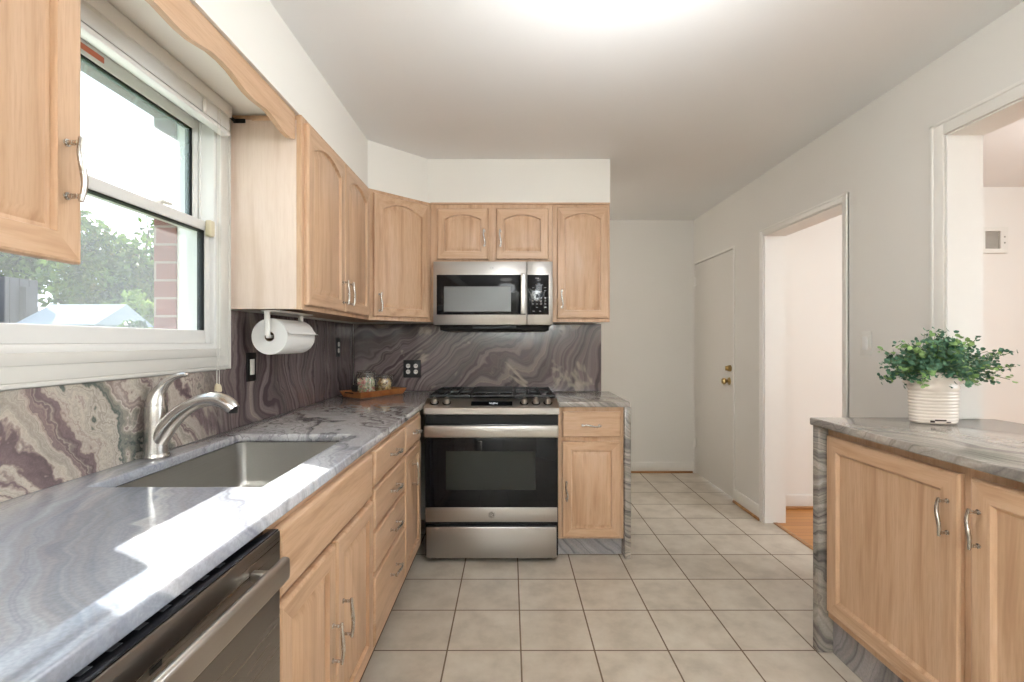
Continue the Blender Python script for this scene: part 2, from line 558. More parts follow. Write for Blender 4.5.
def brick_mat():
    t = NT('red_brick')
    p = t.pos()
    s = t.n('ShaderNodeSeparateXYZ'); t.l(p, s.inputs[0])
    cb = t.n('ShaderNodeCombineXYZ')
    t.l(t.math('ADD', s.outputs['X'], s.outputs['Y']), cb.inputs[0]); t.l(s.outputs['Z'], cb.inputs[1])
    b = t.n('ShaderNodeTexBrick')
    t.l(cb.outputs[0], b.inputs['Vector'])
    b.inputs['Color1'].default_value = srgb(128, 68, 56); b.inputs['Color2'].default_value = srgb(106, 52, 44)
    b.inputs['Mortar'].default_value = srgb(140, 122, 112)
    b.inputs['Scale'].default_value = 1.0; b.inputs['Mortar Size'].default_value = 0.0045
    b.inputs['Brick Width'].default_value = 0.205; b.inputs['Row Height'].default_value = 0.068
    t.bsdf(b.outputs['Color'], 0.85)
    return t.m
M_brick = brick_mat()

def leaf_mat(name, c0, c1, trans=0.35, scale=8):
    t = NT(name)
    n = t.noise(t.pos(), scale, 2)
    c = t.ramp(n.outputs[0], [(0.35, c0), (0.62, c1)])
    b = t.n('ShaderNodeBsdfPrincipled')
    t.l(c, b.inputs['Base Color']); b.inputs['Roughness'].default_value = 0.55
    tl = t.n('ShaderNodeBsdfTranslucent'); t.l(c, tl.inputs[0])
    mx = t.n('ShaderNodeMixShader'); mx.inputs[0].default_value = trans
    t.l(b.outputs[0], mx.inputs[1]); t.l(tl.outputs[0], mx.inputs[2])
    t.l(mx.outputs[0], t.out.inputs[0])
    return t.m
M_leaf = leaf_mat('tree_leaves', srgb(26, 52, 36), srgb(104, 128, 58), 0.4, 2.2)
M_leaf_y = leaf_mat('bright_shrub_leaves', srgb(96, 126, 56), srgb(150, 170, 84), 0.45, 3)
M_plant_d = leaf_mat('dark_round_leaves', srgb(46, 86, 66), srgb(88, 128, 98), 0.15, 26)
M_plant_l = leaf_mat('light_round_leaves', srgb(112, 150, 86), srgb(150, 180, 112), 0.2, 26)
M_bark = plain('bark', srgb(84, 70, 58), 0.9, var=0.4, scale=12)
M_grass = plain('lawn', srgb(98, 122, 70), 0.9, var=0.4, scale=9)
M_shed = plain('shed_siding', srgb(150, 154, 158), 0.9, spec=0.0)
M_shedroof = plain('shed_roof', srgb(150, 154, 160), 0.9, spec=0.0)
M_fence = plain('weathered_fence', srgb(96, 92, 94), 0.85, spec=0.0, var=0.2, scale=10)
M_ceramic = plain('cream_glaze', srgb(234, 222, 210), 0.18, var=0.05, scale=18)
M_scuff = plain('rust_scuff', srgb(62, 46, 38), 0.6)
M_soil = plain('brown_moss', srgb(70, 56, 40), 0.9)
M_tray = wood('honey_bamboo', srgb(172, 112, 64), srgb(154, 94, 50), srgb(118, 68, 34), 'Y')
M_sweets = [plain('sweet_cream', srgb(240, 226, 200), 0.4), plain('sweet_red', srgb(214, 140, 128), 0.4), plain('sweet_green', srgb(176, 182, 140), 0.4), plain('sweet_tan', srgb(222, 194, 154), 0.4)]
M_cookies = [plain('biscuit_gold', srgb(234, 196, 132), 0.7), plain('biscuit_pale', srgb(242, 216, 168), 0.7), plain('biscuit_brown', srgb(176, 130, 84), 0.7)]
M_vent = plain('vent_grey', srgb(172, 166, 156), 0.5)

# ------------------------------------------------------------------ the room
XL, XR, ZC = -1.12, 1.775, 2.44          # left wall, right wall, ceiling
YB, YH, YREAR = 3.475, 4.735, -2.40      # range wall, hallway end, wall behind the camera
XD = 5.0                                 # far side of the dining room
YDIN = 3.717

f = struct(MB().box(-1.34, 1.845, YREAR - 0.1, YH + 0.1, -0.1, 0.0).build('floor', M_tile, smooth=False))
f = struct(MB().box(1.847, XD + 0.1, YREAR - 0.1, YDIN + 0.1, -0.1, 0.001).build('floor_dining', M_plank, smooth=False))
struct(MB().box(1.832, 1.862, 2.611, 3.412, 0.0, 0.007, 0.003).build('trim_1', M_shoe))
c = struct(MB().box(-1.34, XD + 0.1, YREAR - 0.1, YH + 0.1, ZC, ZC + 0.1).build('ceiling', M_ceiling, smooth=False))

WIN = (0.957, 1.868, 1.235, 2.115)       # window hole Y0 Y1 Z0 Z1
mb = MB()
mb.plate([YREAR, WIN[0], WIN[1], YH], [0, WIN[2], WIN[3], ZC],
         lambda u, v: not (WIN[0] < u < WIN[1] and WIN[2] < v < WIN[3]), -1.268, XL - 0.001, YZ)
struct(mb.build('wall_left', M_soffit, smooth=False))
mb = MB()
mb.plate([YREAR, WIN[0] - 0.02, WIN[1] - 0.01, YH], [0, WIN[2] - 0.03, WIN[3], ZC],
         lambda u, v: not (WIN[0] - 0.02 < u < WIN[1] - 0.01 and WIN[2] - 0.03 < v < WIN[3]), -1.350, -1.2685, YZ)
struct(mb.build('wall_brick', M_brick, smooth=False))

DOOR2 = (2.603, 3.42, 2.006)              # open doorway to the dining room
PASS = (-0.2, 1.995, 0.918, 2.106)       # opening over the peninsula counter
DOOR1 = (3.888, 4.715, 2.005)            # flush door at the end
def keepR(u, v):
    if PASS[0] < u < PASS[1] and PASS[2] < v < PASS[3]: return False
    if DOOR2[0] < u < DOOR2[1] and v < DOOR2[2]: return False
    if DOOR1[0] < u < DOOR1[1] and v < DOOR1[2]: return False
    return True
mb = MB()
mb.plate([YREAR, PASS[0], PASS[1], DOOR2[0], DOOR2[1], DOOR1[0], DOOR1[1], YH], [0, PASS[2], DOOR1[2], DOOR2[2], PASS[3], ZC], keepR, XR, XR + 0.137, YZ)
struct(mb.build('wall_right', M_wall, smooth=False))
struct(MB().box(-1.24, 0.645, YB, YB + 0.11, 0, ZC).build('wall_range', M_soffit, smooth=False))
struct(MB().box(-1.24, XR + 0.145, YH, YH + 0.1, 0, ZC).build('wall_hall', M_wall, smooth=False))
struct(MB().box(XR + 0.145, XD, YDIN, YDIN + 0.1, 0, ZC).build('wall_dining', M_dining, smooth=False))
mb = MB(); mb.plate([-1.24, -0.05, 1.55, XD], [0, 1.68, 2.28, ZC], lambda u, v: not (-0.05 < u < 1.55 and 1.68 < v < 2.28), YREAR - 0.1, YREAR, XZ)
struct(mb.build('wall_rear', M_wall, smooth=False))
mb = MB(); mb.plate([YREAR, -0.9, 1.5, YDIN], [0, 0.7, 2.3, ZC], lambda u, v: not (-0.9 < u < 1.5 and 0.7 < v < 2.3), XD, XD + 0.1, YZ)
struct(mb.build('wall_dining_side', M_dining, smooth=False))
def plain_window(name, M, u0, u1, v0, v1):
    m = MB()
    for a, b, c_, d in ((u0, u0 + .05, v0, v1), (u1 - .05, u1, v0, v1), (u0, u1, v0, v0 + .05), (u0, u1, v1 - .05, v1), ((u0 + u1) / 2 - .03, (u0 + u1) / 2 + .03, v0, v1)):
        m.box(a, b, c_, d, 0.0, 0.06, M=M)
    o = struct(m.build(name, M_vinyl))
    m = MB(); m.box(u0 + .04, u1 - .04, v0 + .04, v1 - .04, 0.025, 0.031, M=M)
    m.build('pane', M_pane, o)
plain_window('added_rear_window', frame((0, YREAR - 0.08, 0), (1, 0, 0), (0, 1, 0)), -0.05, 1.55, 1.68, 2.28)  # unseen rear window, added to brighten the room
plain_window('added_dining_window', frame((XD + 0.08, 0, 0), (0, 1, 0), (-1, 0, 0)), -0.9, 1.5, 0.7, 2.3)  # unseen window, added and placed to light the dining room and jambs

# soffit above the cabinets
SOFF = 2.160
poly = [(XL, YREAR), (-0.83, YREAR), (-0.83, 2.855), (-0.53, 3.155), (0.645, 3.155), (0.645, YB), (XL, YB)]
mb = MB(); mb.loft([[(x, y, SOFF) for x, y in poly], [(x, y, ZC) for x, y in poly]])
struct(mb.build('ceiling_soffit', M_soffit, smooth=False))

# baseboards, shoe mouldings, casings
def base_run(name, x0, x1, y0, y1):
    struct(MB().box(x0, x1, y0, y1, 0.018, 0.105, 0.004).build(name, M_white_trim))
base_run('baseboard_hall', 0.2, XR - 0.001, YH - 0.014, YH)
base_run('baseboard_right', XR - 0.014, XR, DOOR2[1] + 0.03, DOOR1[0] - 0.03)
base_run('baseboard_dining', XR + 0.146, XD, YDIN - 0.016, YDIN)
struct(MB().box(0.2, XR - 0.015, YH - 0.026, YH - 0.001, 0.0, 0.019, 0.006).build('trim_2', M_shoe))
struct(MB().box(XR - 0.026, XR - 0.001, DOOR2[1] + 0.03, DOOR1[0] - 0.03, 0.0, 0.019, 0.006).build('trim_3', M_shoe))
struct(MB().box(XR + 0.146, XD, YDIN - 0.030, YDIN - 0.001, 0.0, 0.022, 0.008).build('trim_4', M_shoe))

def casing(name, y0, y1, z1, wdt, z0=0.0, thick=0.012, floor=True):
    m = MB()
    for (a, b, c_, d) in ((y0 - wdt, y0, z0, z1 + wdt), (y1, y1 + wdt, z0, z1 + wdt), (y0, y1, z1, z1 + wdt)):
        m.box(XR - thick, XR, a, b, c_, d, 0.003)
        # outer bead
    m.box(XR - thick - 0.006, XR - 0.001, y0 - wdt, y0 - wdt + 0.014, z0, z1 + wdt, 0.003)
    m.box(XR - thick - 0.006, XR - 0.001, y1 + wdt - 0.014, y1 + wdt, z0, z1 + wdt, 0.003)
    m.box(XR - thick - 0.006, XR - 0.001, y0 - wdt, y1 + wdt, z1 + wdt - 0.014, z1 + wdt, 0.003)
    return struct(m.build(name, M_white_trim))
casing('trim_5', PASS[0], PASS[1], PASS[3], 0.058, z0=0.955)
casing('trim_6', DOOR2[0], DOOR2[1], DOOR2[2], 0.042)
# door jamb linings
m = MB()
m.box(XR, XR + 0.146, DOOR2[1] - 0.006, DOOR2[1], 0, DOOR2[2]); m.box(XR, XR + 0.146, DOOR2[0], DOOR2[0] + 0.006, 0, DOOR2[2]); m.box(XR, XR + 0.146, DOOR2[0], DOOR2[1], DOOR2[2] - 0.006, DOOR2[2])
struct(m.build('trim_7', M_white_trim, smooth=False))
m = MB()
m.box(XR, XR + 0.146, PASS[1] - 0.006, PASS[1], 0.952, PASS[3]); m.box(XR, XR + 0.146, PASS[0], PASS[1] - 0.006, PASS[3] - 0.006, PASS[3])
struct(m.build('trim_8', M_white_trim, smooth=False))

# the flush door at the end of the right wall
d = struct(MB().box(XR + 0.004, XR + 0.04, DOOR1[0] + 0.004, DOOR1[1] - 0.003, 0.012, DOOR1[2] - 0.004, 0.002).build('door_1', M_door))
m = MB()
for a, b, c_, e in ((DOOR1[0] - 0.022, DOOR1[0], 0, DOOR1[2] + 0.02), (DOOR1[0], DOOR1[1], DOOR1[2], DOOR1[2] + 0.02)):
    m.box(XR - 0.008, XR, a, b, c_, e, 0.002)
m.build('door_casing', M_white_trim, d)
m = MB()
kc = (XR - 0.05, 3.975, 0.945)
m.lathe([(0.006, -0.006), (0.020, -0.004), (0.026, 0.006), (0.026, 0.016), (0.018, 0.026), (0.010, 0.032), (0.010, 0.052)], kc, 24, 'X')
m.lathe([(0.010, 0.044), (0.028, 0.048), (0.031, 0.054)], kc, 24, 'X')
m.build('door_knob', M_brass, d)
m = MB()
kc = (XR - 0.022, 3.955, 1.050)
m.lathe([(0.012, 0.0), (0.024, 0.006), (0.026, 0.026)], kc, 24, 'X')
m.box(kc[0] - 0.016, kc[0] + 0.002, kc[1] - 0.004, kc[1] + 0.004, kc[2] - 0.018, kc[2] + 0.018, 0.002, M=None)
m.build('deadbolt', M_brass, d)
for z in (0.30, 1.84):
    m = MB(); m.tube([(XR - 0.006, DOOR1[1] - 0.012, z - 0.045), (XR - 0.006, DOOR1[1] - 0.012, z + 0.045)], 0.007, 10)
    m.box(XR - 0.002, XR + 0.006, DOOR1[1] - 0.045, DOOR1[1] - 0.012, z - 0.04, z + 0.04)
    m.build('hinge', M_white_trim, d)

# ------------------------------------------------------------------ the window on the left wall
wf = MB()
y0, y1, z0, z1 = WIN
for (a, b, c_, d_) in ((y0, y0 + 0.018, z0, z1), (y1 - 0.018, y1, z0, z1), (y0 + 0.018, y1 - 0.018, z0, z0 + 0.022), (y0 + 0.018, y1 - 0.018, z1 - 0.02, z1)):
    wf.box(-1.245, XL + 0.002, a, b, c_, d_, 0.002)
for yy in (y0 + 0.018, y1 - 0.024):            # parting beads in the tracks
    wf.box(-1.172, -1.166, yy, yy + 0.006, z0, z1)
win = struct(wf.build('window_1', M_vinyl))
m = MB()    # moulded casing
CO = (0.929, 1.931, 1.157, SOFF - 0.003)
for k, (ins, th) in enumerate(((0.0, 0.022), (0.012, 0.016), (0.050, 0.020))):
    A0, A1, B0, B1 = CO[0] + ins * 0.3, CO[1] - ins * 0.75, CO[2] + ins, CO[3] - ins * 0.2
    ii = (0.012, 0.052, 0.062)[k]
    I0, I1, J0, J1 = y0 + 0.002, y1 - 0.002, z0 + 0.002, z1 - 0.004
    if k < 2:
        I0, I1, J0, J1 = CO[0] + ii * 0.3, CO[1] - ii * 0.75, CO[2] + ii, CO[3] - ii * 0.2
    for (a, b, c_, d_) in ((A0, I0, B0, B1), (I1, A1, B0, B1), (I0, I1, B0, J0), (I0, I1, J1, B1)):
        m.box(XL - 0.001, XL + th, a, b, c_, d_, 0.003)
m.build('window_casing', plain('casing_paint', srgb(214, 211, 204), 0.35, var=0.02), win)
def sash(name, x0, x1, a, b, c_, d_, st, rb, rt, mat):
    m = MB()
    for (p, q, r, s) in ((a, a + st, c_, d_), (b - st, b, c_, d_), (a + st, b - st, c_, c_ + rb), (a + st, b - st, d_ - rt, d_)):
        m.box(x0, x1, p, q, r, s, 0.004)
    o = m.build(name, M_vinyl, win)
    m = MB()        # dark glazing gasket
    g = 0.004
    for (p, q, r, s) in ((a + st, a + st + g, c_ + rb, d_ - rt), (b - st - g, b - st, c_ + rb, d_ - rt), (a + st, b - st, d_ - rt - g, d_ - rt)):
        m.box(x0 + 0.004, x1 - 0.006, p, q, r, s)
    m.build('gasket', M_blackmat, o)
    m = MB(); m.box((x0 + x1) / 2 - 0.003, (x0 + x1) / 2 + 0.003, a + st - 0.004, b - st + 0.004, c_ + rb - 0.004, d_ - rt + 0.004)
    m.build('glass', mat, o)
    return o
lower = sash('lower_sash', -1.166, -1.132, y0 + 0.019, y1 - 0.019, z0 + 0.022, 1.712, 0.026, 0.048, 0.036, M_screen)
upper = sash('upper_sash', -1.208, -1.174, y0 + 0.019, y1 - 0.019, 1.680, z1 - 0.02, 0.030, 0.034, 0.040, M_pane)
m = MB(); m.tube([(-1.150, 1.60, 1.712), (-1.150, 1.60, 1.722)], 0.014, 14); m.box(-1.160, -1.128, 1.592, 1.640, 1.719, 1.726, 0.003)
m.build('sash_lock', M_whiteplastic, lower)
m = MB(); m.box(-1.131, -1.108, 1.815, 1.843, 1.655, 1.715, 0.006)
m.build('sash_stop', plain('ivory_plastic', srgb(214, 203, 176), 0.5), win)
m = MB(); m.box(-1.174, -1.172, 1.28, 1.415, 2.066, 2.082)
m.build('sticker', M_orange, upper)

# venetian blind drawn right up
BL = thing('venetian_blind', 'white venetian blind raised into a stack at the head of the window', 'blind', (-1.09, 1.46, 2.04))
m = MB(); m.box(-1.0965, -1.064, 0.965, 1.862, 2.104, 2.152, 0.004); m.box(-1.0635, -1.056, 0.965, 1.862, 2.112, 2.157, 0.002)
m.build('head_rail', M_vinyl, BL)
m = MB()
for k in range(14):
    zz = 2.061 + k * 0.0031
    m.box(-1.096, -1.062, 0.975, 1.856, zz, zz + 0.0022)
m.build('slats', M_slat, BL)
m = MB(); m.box(-1.0965, -1.060, 0.970, 1.860, 2.040, 2.058, 0.006); m.build('bottom_rail', M_vinyl, BL)
for yy in (1.70,):
    m = MB(); m.box(-1.062, -1.056, yy - 0.010, yy + 0.010, 2.055, 2.105, 0.002); m.build('ladder_clip', M_whiteplastic, BL)
for k, (yy, zz) in enumerate(((1.775, 1.100), (1.790, 1.096))):
    m = MB(); m.tube([(-1.0575, yy, 2.11), (-1.060, yy, 1.7), (-1.062, yy, zz)], 0.0011, 6)
    cd = m.build('pull_cord', M_whiteplastic, BL)
    m = MB(); m.lathe([(0.003, 0.012), (0.007, 0.004), (0.009, -0.012), (0.007, -0.016)], (-1.062, yy, zz), 12); m.build('tassel', plain('ivory_bead', srgb(214, 200, 170), 0.5) if k == 0 else bpy.data.materials['ivory_bead'], cd)
m = MB(); m.tube([(-1.08, 1.862, 2.130), (-1.08, 1.921, 2.130)], 0.006, 12); m.box(-1.086, -1.04, 1.921, 1.9275, 2.122, 2.138, 0.002)
m.build('mounting_bracket', M_blackmat, BL)

# ------------------------------------------------------------------ cabinet builder
def handle(M, u, v, vertical, parent, length=0.105):
    """wavy bar pull on the door face (w = 0 is the face)"""
    pts = []
    for k in range(15):
        s = k / 14.0
        a = (s - 0.5) * length * 1.10
        off = 0.0045 * math.sin(s * 2 * PI)
        w_ = 0.026 + 0.004 * math.sin(s * PI)
        pts.append(((u + off, v + a, w_) if vertical else (u + a, v + off, w_)))
    rs = [0.0042 + 0.0014 * math.sin(k / 14 * PI) for k in range(15)]
    m = MB(); m.tube(pts, rs, 10, M=M)
    for s in (-1, 1):
        a = s * length * 0.46
        b = (u, v + a) if vertical else (u + a, v)
        m.tube([(b[0], b[1], 0.0), (b[0], b[1], 0.003), (b[0], b[1], 0.0032), (b[0], b[1], 0.028)], [0.007, 0.007, 0.0045, 0.0045], 10, M=M)
    return m.build('handle', M_nickel, parent)

def opening_loop(u0, u1, v0, v1, rise, inset, n=16):
    """counter-clockwise: bottom (2) right, arched top, left"""
    a, b, c_, d_ = u0 + inset, u1 - inset, v0 + inset, v1 - inset
    pts = [(a, c_), (b, c_)]
    for k in range(n + 1):
        s = k / n
        u = b + (a - b) * s
        x = (s - 0.5) * 2
        v = d_ - rise + rise * (1 - x * x) if rise > 0 else d_
        pts.append((u, v))
    return pts

def outer_loop(u0, u1, v0, v1, inset, n=16):
    return opening_loop(u0, u1, v0, v1, 0.0, inset, n)

def door(name, M, u0, u1, v0, v1, parent, style='raised', rise=0.0, rail=0.052, axes=('Z', 'Y'), th=0.019):
    """panel door or slab drawer front; M maps (u, v, w)"""
    n = 16
    m = MB()
    L = []
    add = lambda pts, w_: L.append([(p[0], p[1], w_) for p in pts])
    add(outer_loop(u0, u1, v0, v1, 0.0, n), 0.0)
    add(outer_loop(u0, u1, v0, v1, 0.0, n), th - 0.007)
    add(outer_loop(u0, u1, v0, v1, 0.003, n), th - 0.002)
    add(outer_loop(u0, u1, v0, v1, 0.007, n), th)
    if style == 'raised':
        a, b, c_, d_ = u0 + rail, u1 - rail, v0 + rail, v1 - rail * (0.85 if rise else 1.0)
        add(opening_loop(a, b, c_, d_, rise, 0.0, n), th)
        add(opening_loop(a, b, c_, d_, rise, 0.003, n), th - 0.011)
        add(opening_loop(a, b, c_, d_, rise, 0.010, n), th - 0.012)
        add(opening_loop(a, b, c_, d_, rise, 0.032, n), th - 0.003)
    elif style == 'flat':
        a, b, c_, d_ = u0 + rail, u1 - rail, v0 + rail, v1 - rail
        add(opening_loop(a, b, c_, d_, 0, 0.0, n), th)
        add(opening_loop(a, b, c_, d_, 0, 0.003, n), th - 0.004)
        add(opening_loop(a, b, c_, d_, 0, 0.010, n), th - 0.010)
    def mats(k, i):
        if k == 3 and style != 'slab':
            return 1 if (i == 0 or 2 <= i < 2 + n) else 0
        return 0
    m.loft(L, M=M, mats=mats)
    return m.build(name, [M_wood[axes[0]], M_wood[axes[1]]], parent, angle=25)

def face_frame(m, M, us, vs_, holes, w0, w1):
    """flat frame with rectangular holes"""
    m.plate(us, vs_, lambda u, v: not any(h[0] < u < h[1] and h[2] < v < h[3] for h in holes), w0, w1, M)

ZU0, ZU1 = 1.391, 2.158            # upper cabinets

# --- left uppers, beside the window
M_l = frame((-0.822, 0, 0), (0, 1, 0), (1, 0, 0))
t = thing('upper_cabinet', 'upper oak cabinet with two arched doors right of the window, side panel in full view', 'cabinet', (-0.97, 2.39, ZU0))
m = MB(); m.box(XL + 0.002, -0.842, 1.936, 2.848, ZU0 + 0.012, ZU1 - 0.001); m.build('carcass', M_wood['Z'], t, smooth=False)
m = MB(); m.box(XL + 0.002, -0.842, 1.930, 1.936, ZU0 + 0.001, ZU1 - 0.02, 0.001); m.build('side_panel', wood('sunlit_oak_panel', srgb(230, 211, 197), srgb(225, 205, 190), srgb(214, 191, 173), 'Z'), t)  # paler copy of the oak, sunlight put into its colour
m = MB(); m.box(-1.015, -0.845, 1.922, 1.9295, ZU1 - 0.026, ZU1 - 0.006, 0.002); m.build('top_strip', M_wood['X'], t)
m = MB(); face_frame(m, M_l, [1.930, 1.975, 2.40, 2.41, 2.81, 2.848], [ZU0, ZU0 + 0.03, ZU1 - 0.035, ZU1 - 0.001], [], -0.0195, 0.0)
m.build('face_frame', M_wood['Z'], t, smooth=False)
d1 = door('door', M_l @ Matrix.Translation((0, 0, 0.001)), 1.952, 2.385, ZU0 + 0.018, ZU1 - 0.025, t, rise=0.045)
handle(M_l @ Matrix.Translation((0, 0, 0.020)), 2.352, 1.500, True, d1)
d2 = door('door', M_l @ Matrix.Translation((0, 0, 0.001)), 2.395, 2.806, ZU0 + 0.018, ZU1 - 0.025, t, rise=0.045)
handle(M_l @ Matrix.Translation((0, 0, 0.020)), 2.435, 1.500, True, d2)

# --- near upper cabinet left of the window
t = thing('upper_cabinet', 'oak cabinet cropped by the frame at upper left of the window', 'cabinet', (-0.97, 0.7, ZU0))
m = MB(); m.box(XL + 0.002, -0.842, 0.40, 0.925, ZU0 + 0.045, ZU1 - 0.001); m.build('carcass', M_wood['Z'], t, smooth=False)
m = MB(); face_frame(m, M_l, [0.40, 0.925], [ZU0 + 0.02, ZU1 - 0.001], [], -0.0195, 0.0); m.build('face_frame', M_wood['Z'], t, smooth=False)
d1 = door('door', M_l @ Matrix.Translation((0, 0, 0.001)), 0.42, 0.9205, ZU0 + 0.016, ZU1 - 0.025, t, rise=0.045)
handle(M_l @ Matrix.Translation((0, 0, 0.020)), 0.886, 1.574, True, d1)

# --- scalloped valance board between them
half = [(1.43, 2.083), (1.480, 2.080), (1.525, 2.070), (1.565, 2.062), (1.610, 2.060), (1.650, 2.063), (1.690, 2.067), (1.720, 2.066), (1.754, 2.060), (1.80, 2.050), (1.84, 2.045), (1.88, 2.046), (1.920, 2.056)]
prof = [(2.86 - y, z) for y, z in reversed(half[1:])] + half
prof = [(0.928, 2.056)] + [p for p in prof if p[0] > 0.935]
pv = prof + [(1.920, SOFF - 0.002), (0.928, SOFF - 0.002)]
m = MB(); m.loft([[(-0.860, y, z) for y, z in pv], [(-0.841, y, z) for y, z in pv]])
tag(m.build('window_valance', M_wood['Y'], smooth=False), 'scalloped oak valance board spanning above the window between two cabinets', 'valance')

# --- diagonal corner upper
A, B = Vector((-0.8225, 2.8505, 0)), Vector((-0.512, 3.161, 0))
ud = (B - A).normalized(); nd = Vector((ud.y, -ud.x, 0))
LD = (B - A).length
M_d = frame(A, ud, nd)
t = thing('corner_cabinet', 'diagonal corner upper oak cabinet with a single arched door', 'cabinet', (-0.8, 3.15, ZU0))
pl = [(XL + 0.002, 2.850), (-0.842, 2.850), (-0.8365, 2.8645), (-0.526, 3.175), (-0.512, 3.180), (-0.512, YB - 0.002), (XL + 0.002, YB - 0.002)]
m = MB(); m.loft([[(x, y, ZU0 + 0.012) for x, y in pl], [(x, y, ZU1 - 0.001) for x, y in pl]]); m.build('carcass', M_wood['Z'], t, smooth=False)
m = MB(); face_frame(m, M_d, [0.0, LD], [ZU0, ZU1 - 0.001], [], -0.0195, 0.0); m.build('face_frame', M_wood['Z'], t, smooth=False)
d1 = door('door', M_d @ Matrix.Translation((0, 0, 0.001)), 0.026, LD - 0.026, ZU0 + 0.022, ZU1 - 0.022, t, rise=0.045, axes=('Z', 'X'))
handle(M_d @ Matrix.Translation((0, 0, 0.020)), 0.058, 1.495, True, d1)

# --- back wall uppers
M_b = frame((0, 3.160, 0), (1, 0, 0), (0, -1, 0))
def upper_back(label, x0, x1, z0, doors, filler=None):
    t = thing('upper_cabinet', label, 'cabinet', ((x0 + x1) / 2, 3.3, z0))
    m = MB(); m.box(x0, x1, 3.1805, YB - 0.002, z0 + 0.012, ZU1 - 0.001); m.build('carcass', M_wood['Z'], t, smooth=False)
    m = MB(); face_frame(m, M_b, [x0, x1], [z0, ZU1 - 0.001], [], -0.0195, 0.0); m.build('face_frame', M_wood['Z'], t, smooth=False)
    for (u0, u1, v0, v1, hu, hv, rise, ln) in doors:
        d = door('door', M_b @ Matrix.Translation((0, 0, 0.001)), u0, u1, v0, v1, t, rise=rise, axes=('Z', 'X'), rail=0.050)
        handle(M_b @ Matrix.Translation((0, 0, 0.020)), hu, hv, True, d, ln)
    return t
t = upper_back('short oak cabinet with two small arched doors over the microwave', -0.5095, 0.2720, 1.776,
           [(-0.470, -0.138, 1.792, 2.122, -0.165, 1.925, 0.030, 0.10), (-0.089, 0.247, 1.792, 2.122, -0.062, 1.925, 0.030, 0.10)])
m = MB(); m.box(-0.5095, -0.489, 3.158, 3.19, ZU0, 1.7755, 0.002); m.build('filler_strip', M_wood['Z'], t)
upper_back('tall narrow oak cabinet with one arched door right of the microwave', 0.2735, 0.643, ZU0,
           [(0.302, 0.633, ZU0 + 0.022, 2.130, 0.332, 1.535, 0.034, 0.11)])
# top moulding along the soffit line
t = MB()
t.box(-0.512, 0.643, 3.145, 3.1595, 2.147, 2.1585, 0.003)
t.build('crown_strip', M_wood['X'], bpy.data.objects['upper_cabinet.003'] if 'upper_cabinet.003' in bpy.data.objects else None)

# ------------------------------------------------------------------ base cabinets, left run
ZB0, ZB1 = 0.112, 0.882
M_lb = frame((-0.510, 0, 0), (0, 1, 0), (1, 0, 0))
def lbase(label, y0, y1, deep=True):
    t = thing('base_cabinet', label, 'cabinet', (-0.8, (y0 + y1) / 2, 0))
    return t
def toe(t, y0, y1):
    m = MB(); m.box(-0.60, -0.585, y0, y1, 0.001, ZB0); m.build('toe_kick', M_toe_stone, t, smooth=False)

t = lbase('oak sink cabinet under the window with a false front above two doors', 1.012, 1.774)
m = MB()   # open-topped so the basin drops in
m.box(-1.10, -0.530, 1.012, 1.030, ZB0, ZB1); m.box(-1.10, -0.530, 1.756, 1.774, ZB0, 0.66); m.box(-1.10, -0.530, 1.030, 1.756, ZB0, ZB0 + 0.018)
m.build('carcass', M_wood['Z'], t, smooth=False)
m = MB(); face_frame(m, M_lb, [1.012, 1.774], [ZB0, ZB1], [], -0.0195, 0.0); m.build('face_frame', M_wood['Y'], t, smooth=False)
toe(t, 1.012, 1.774)
Mf = M_lb @ Matrix.Translation((0, 0, 0.001)); Mh = M_lb @ Matrix.Translation((0, 0, 0.020))
door('false_front', Mf, 1.050, 1.752, 0.712, 0.862, t, style='slab', axes=('Y', 'Y'))
d1 = door('door', Mf, 1.050, 1.384, 0.150, 0.692, t, axes=('Z', 'Y')); handle(Mh, 1.352, 0.430, True, d1)
d2 = door('door', Mf, 1.398, 1.760, 0.150, 0.692, t, axes=('Z', 'Y')); handle(Mh, 1.436, 0.455, True, d2)

t = lbase('oak cabinet with a stack of four drawers in the left run', 1.776, 2.298)
m = MB(); m.box(-1.10, -0.530, 1.776, 2.298, ZB0, 0.66); m.box(-1.10, -0.530, 1.884, 2.298, 0.66, ZB1); m.build('carcass', M_wood['Z'], t, smooth=False)
m = MB(); face_frame(m, M_lb, [1.776, 2.298], [ZB0, ZB1], [], -0.0195, 0.0); m.build('face_frame', M_wood['Y'], t, smooth=False)
toe(t, 1.776, 2.298)
for (v0, v1) in ((0.738, 0.862), (0.578, 0.722), (0.418, 0.562), (0.150, 0.402)):
    d1 = door('drawer', Mf, 1.786, 2.288, v0, v1, t, style='slab', axes=('Y', 'Y')); handle(Mh, 2.06, (v0 + v1) / 2 + (0.03 if v1 < 0.41 else 0.0), False, d1)

t = lbase('narrow oak cabinet with one drawer and one door left of the range', 2.300, 2.70)
m = MB(); m.box(-1.10, -0.530, 2.300, 2.77, ZB0, ZB1); m.build('carcass', M_wood['Z'], t, smooth=False)
m = MB(); face_frame(m, M_lb, [2.300, 2.77], [ZB0, ZB1], [], -0.0195, 0.0); m.build('face_frame', M_wood['Z'], t, smooth=False)
toe(t, 2.300, 2.77)
d1 = door('drawer', Mf, 2.312, 2.690, 0.738, 0.862, t, style='slab', axes=('Y', 'Y')); handle(Mh, 2.52, 0.80, False, d1, 0.085)
d1 = door('door', Mf, 2.312, 2.690, 0.150, 0.722, t, axes=('Z', 'Y')); handle(Mh, 2.46, 0.60, True, d1)
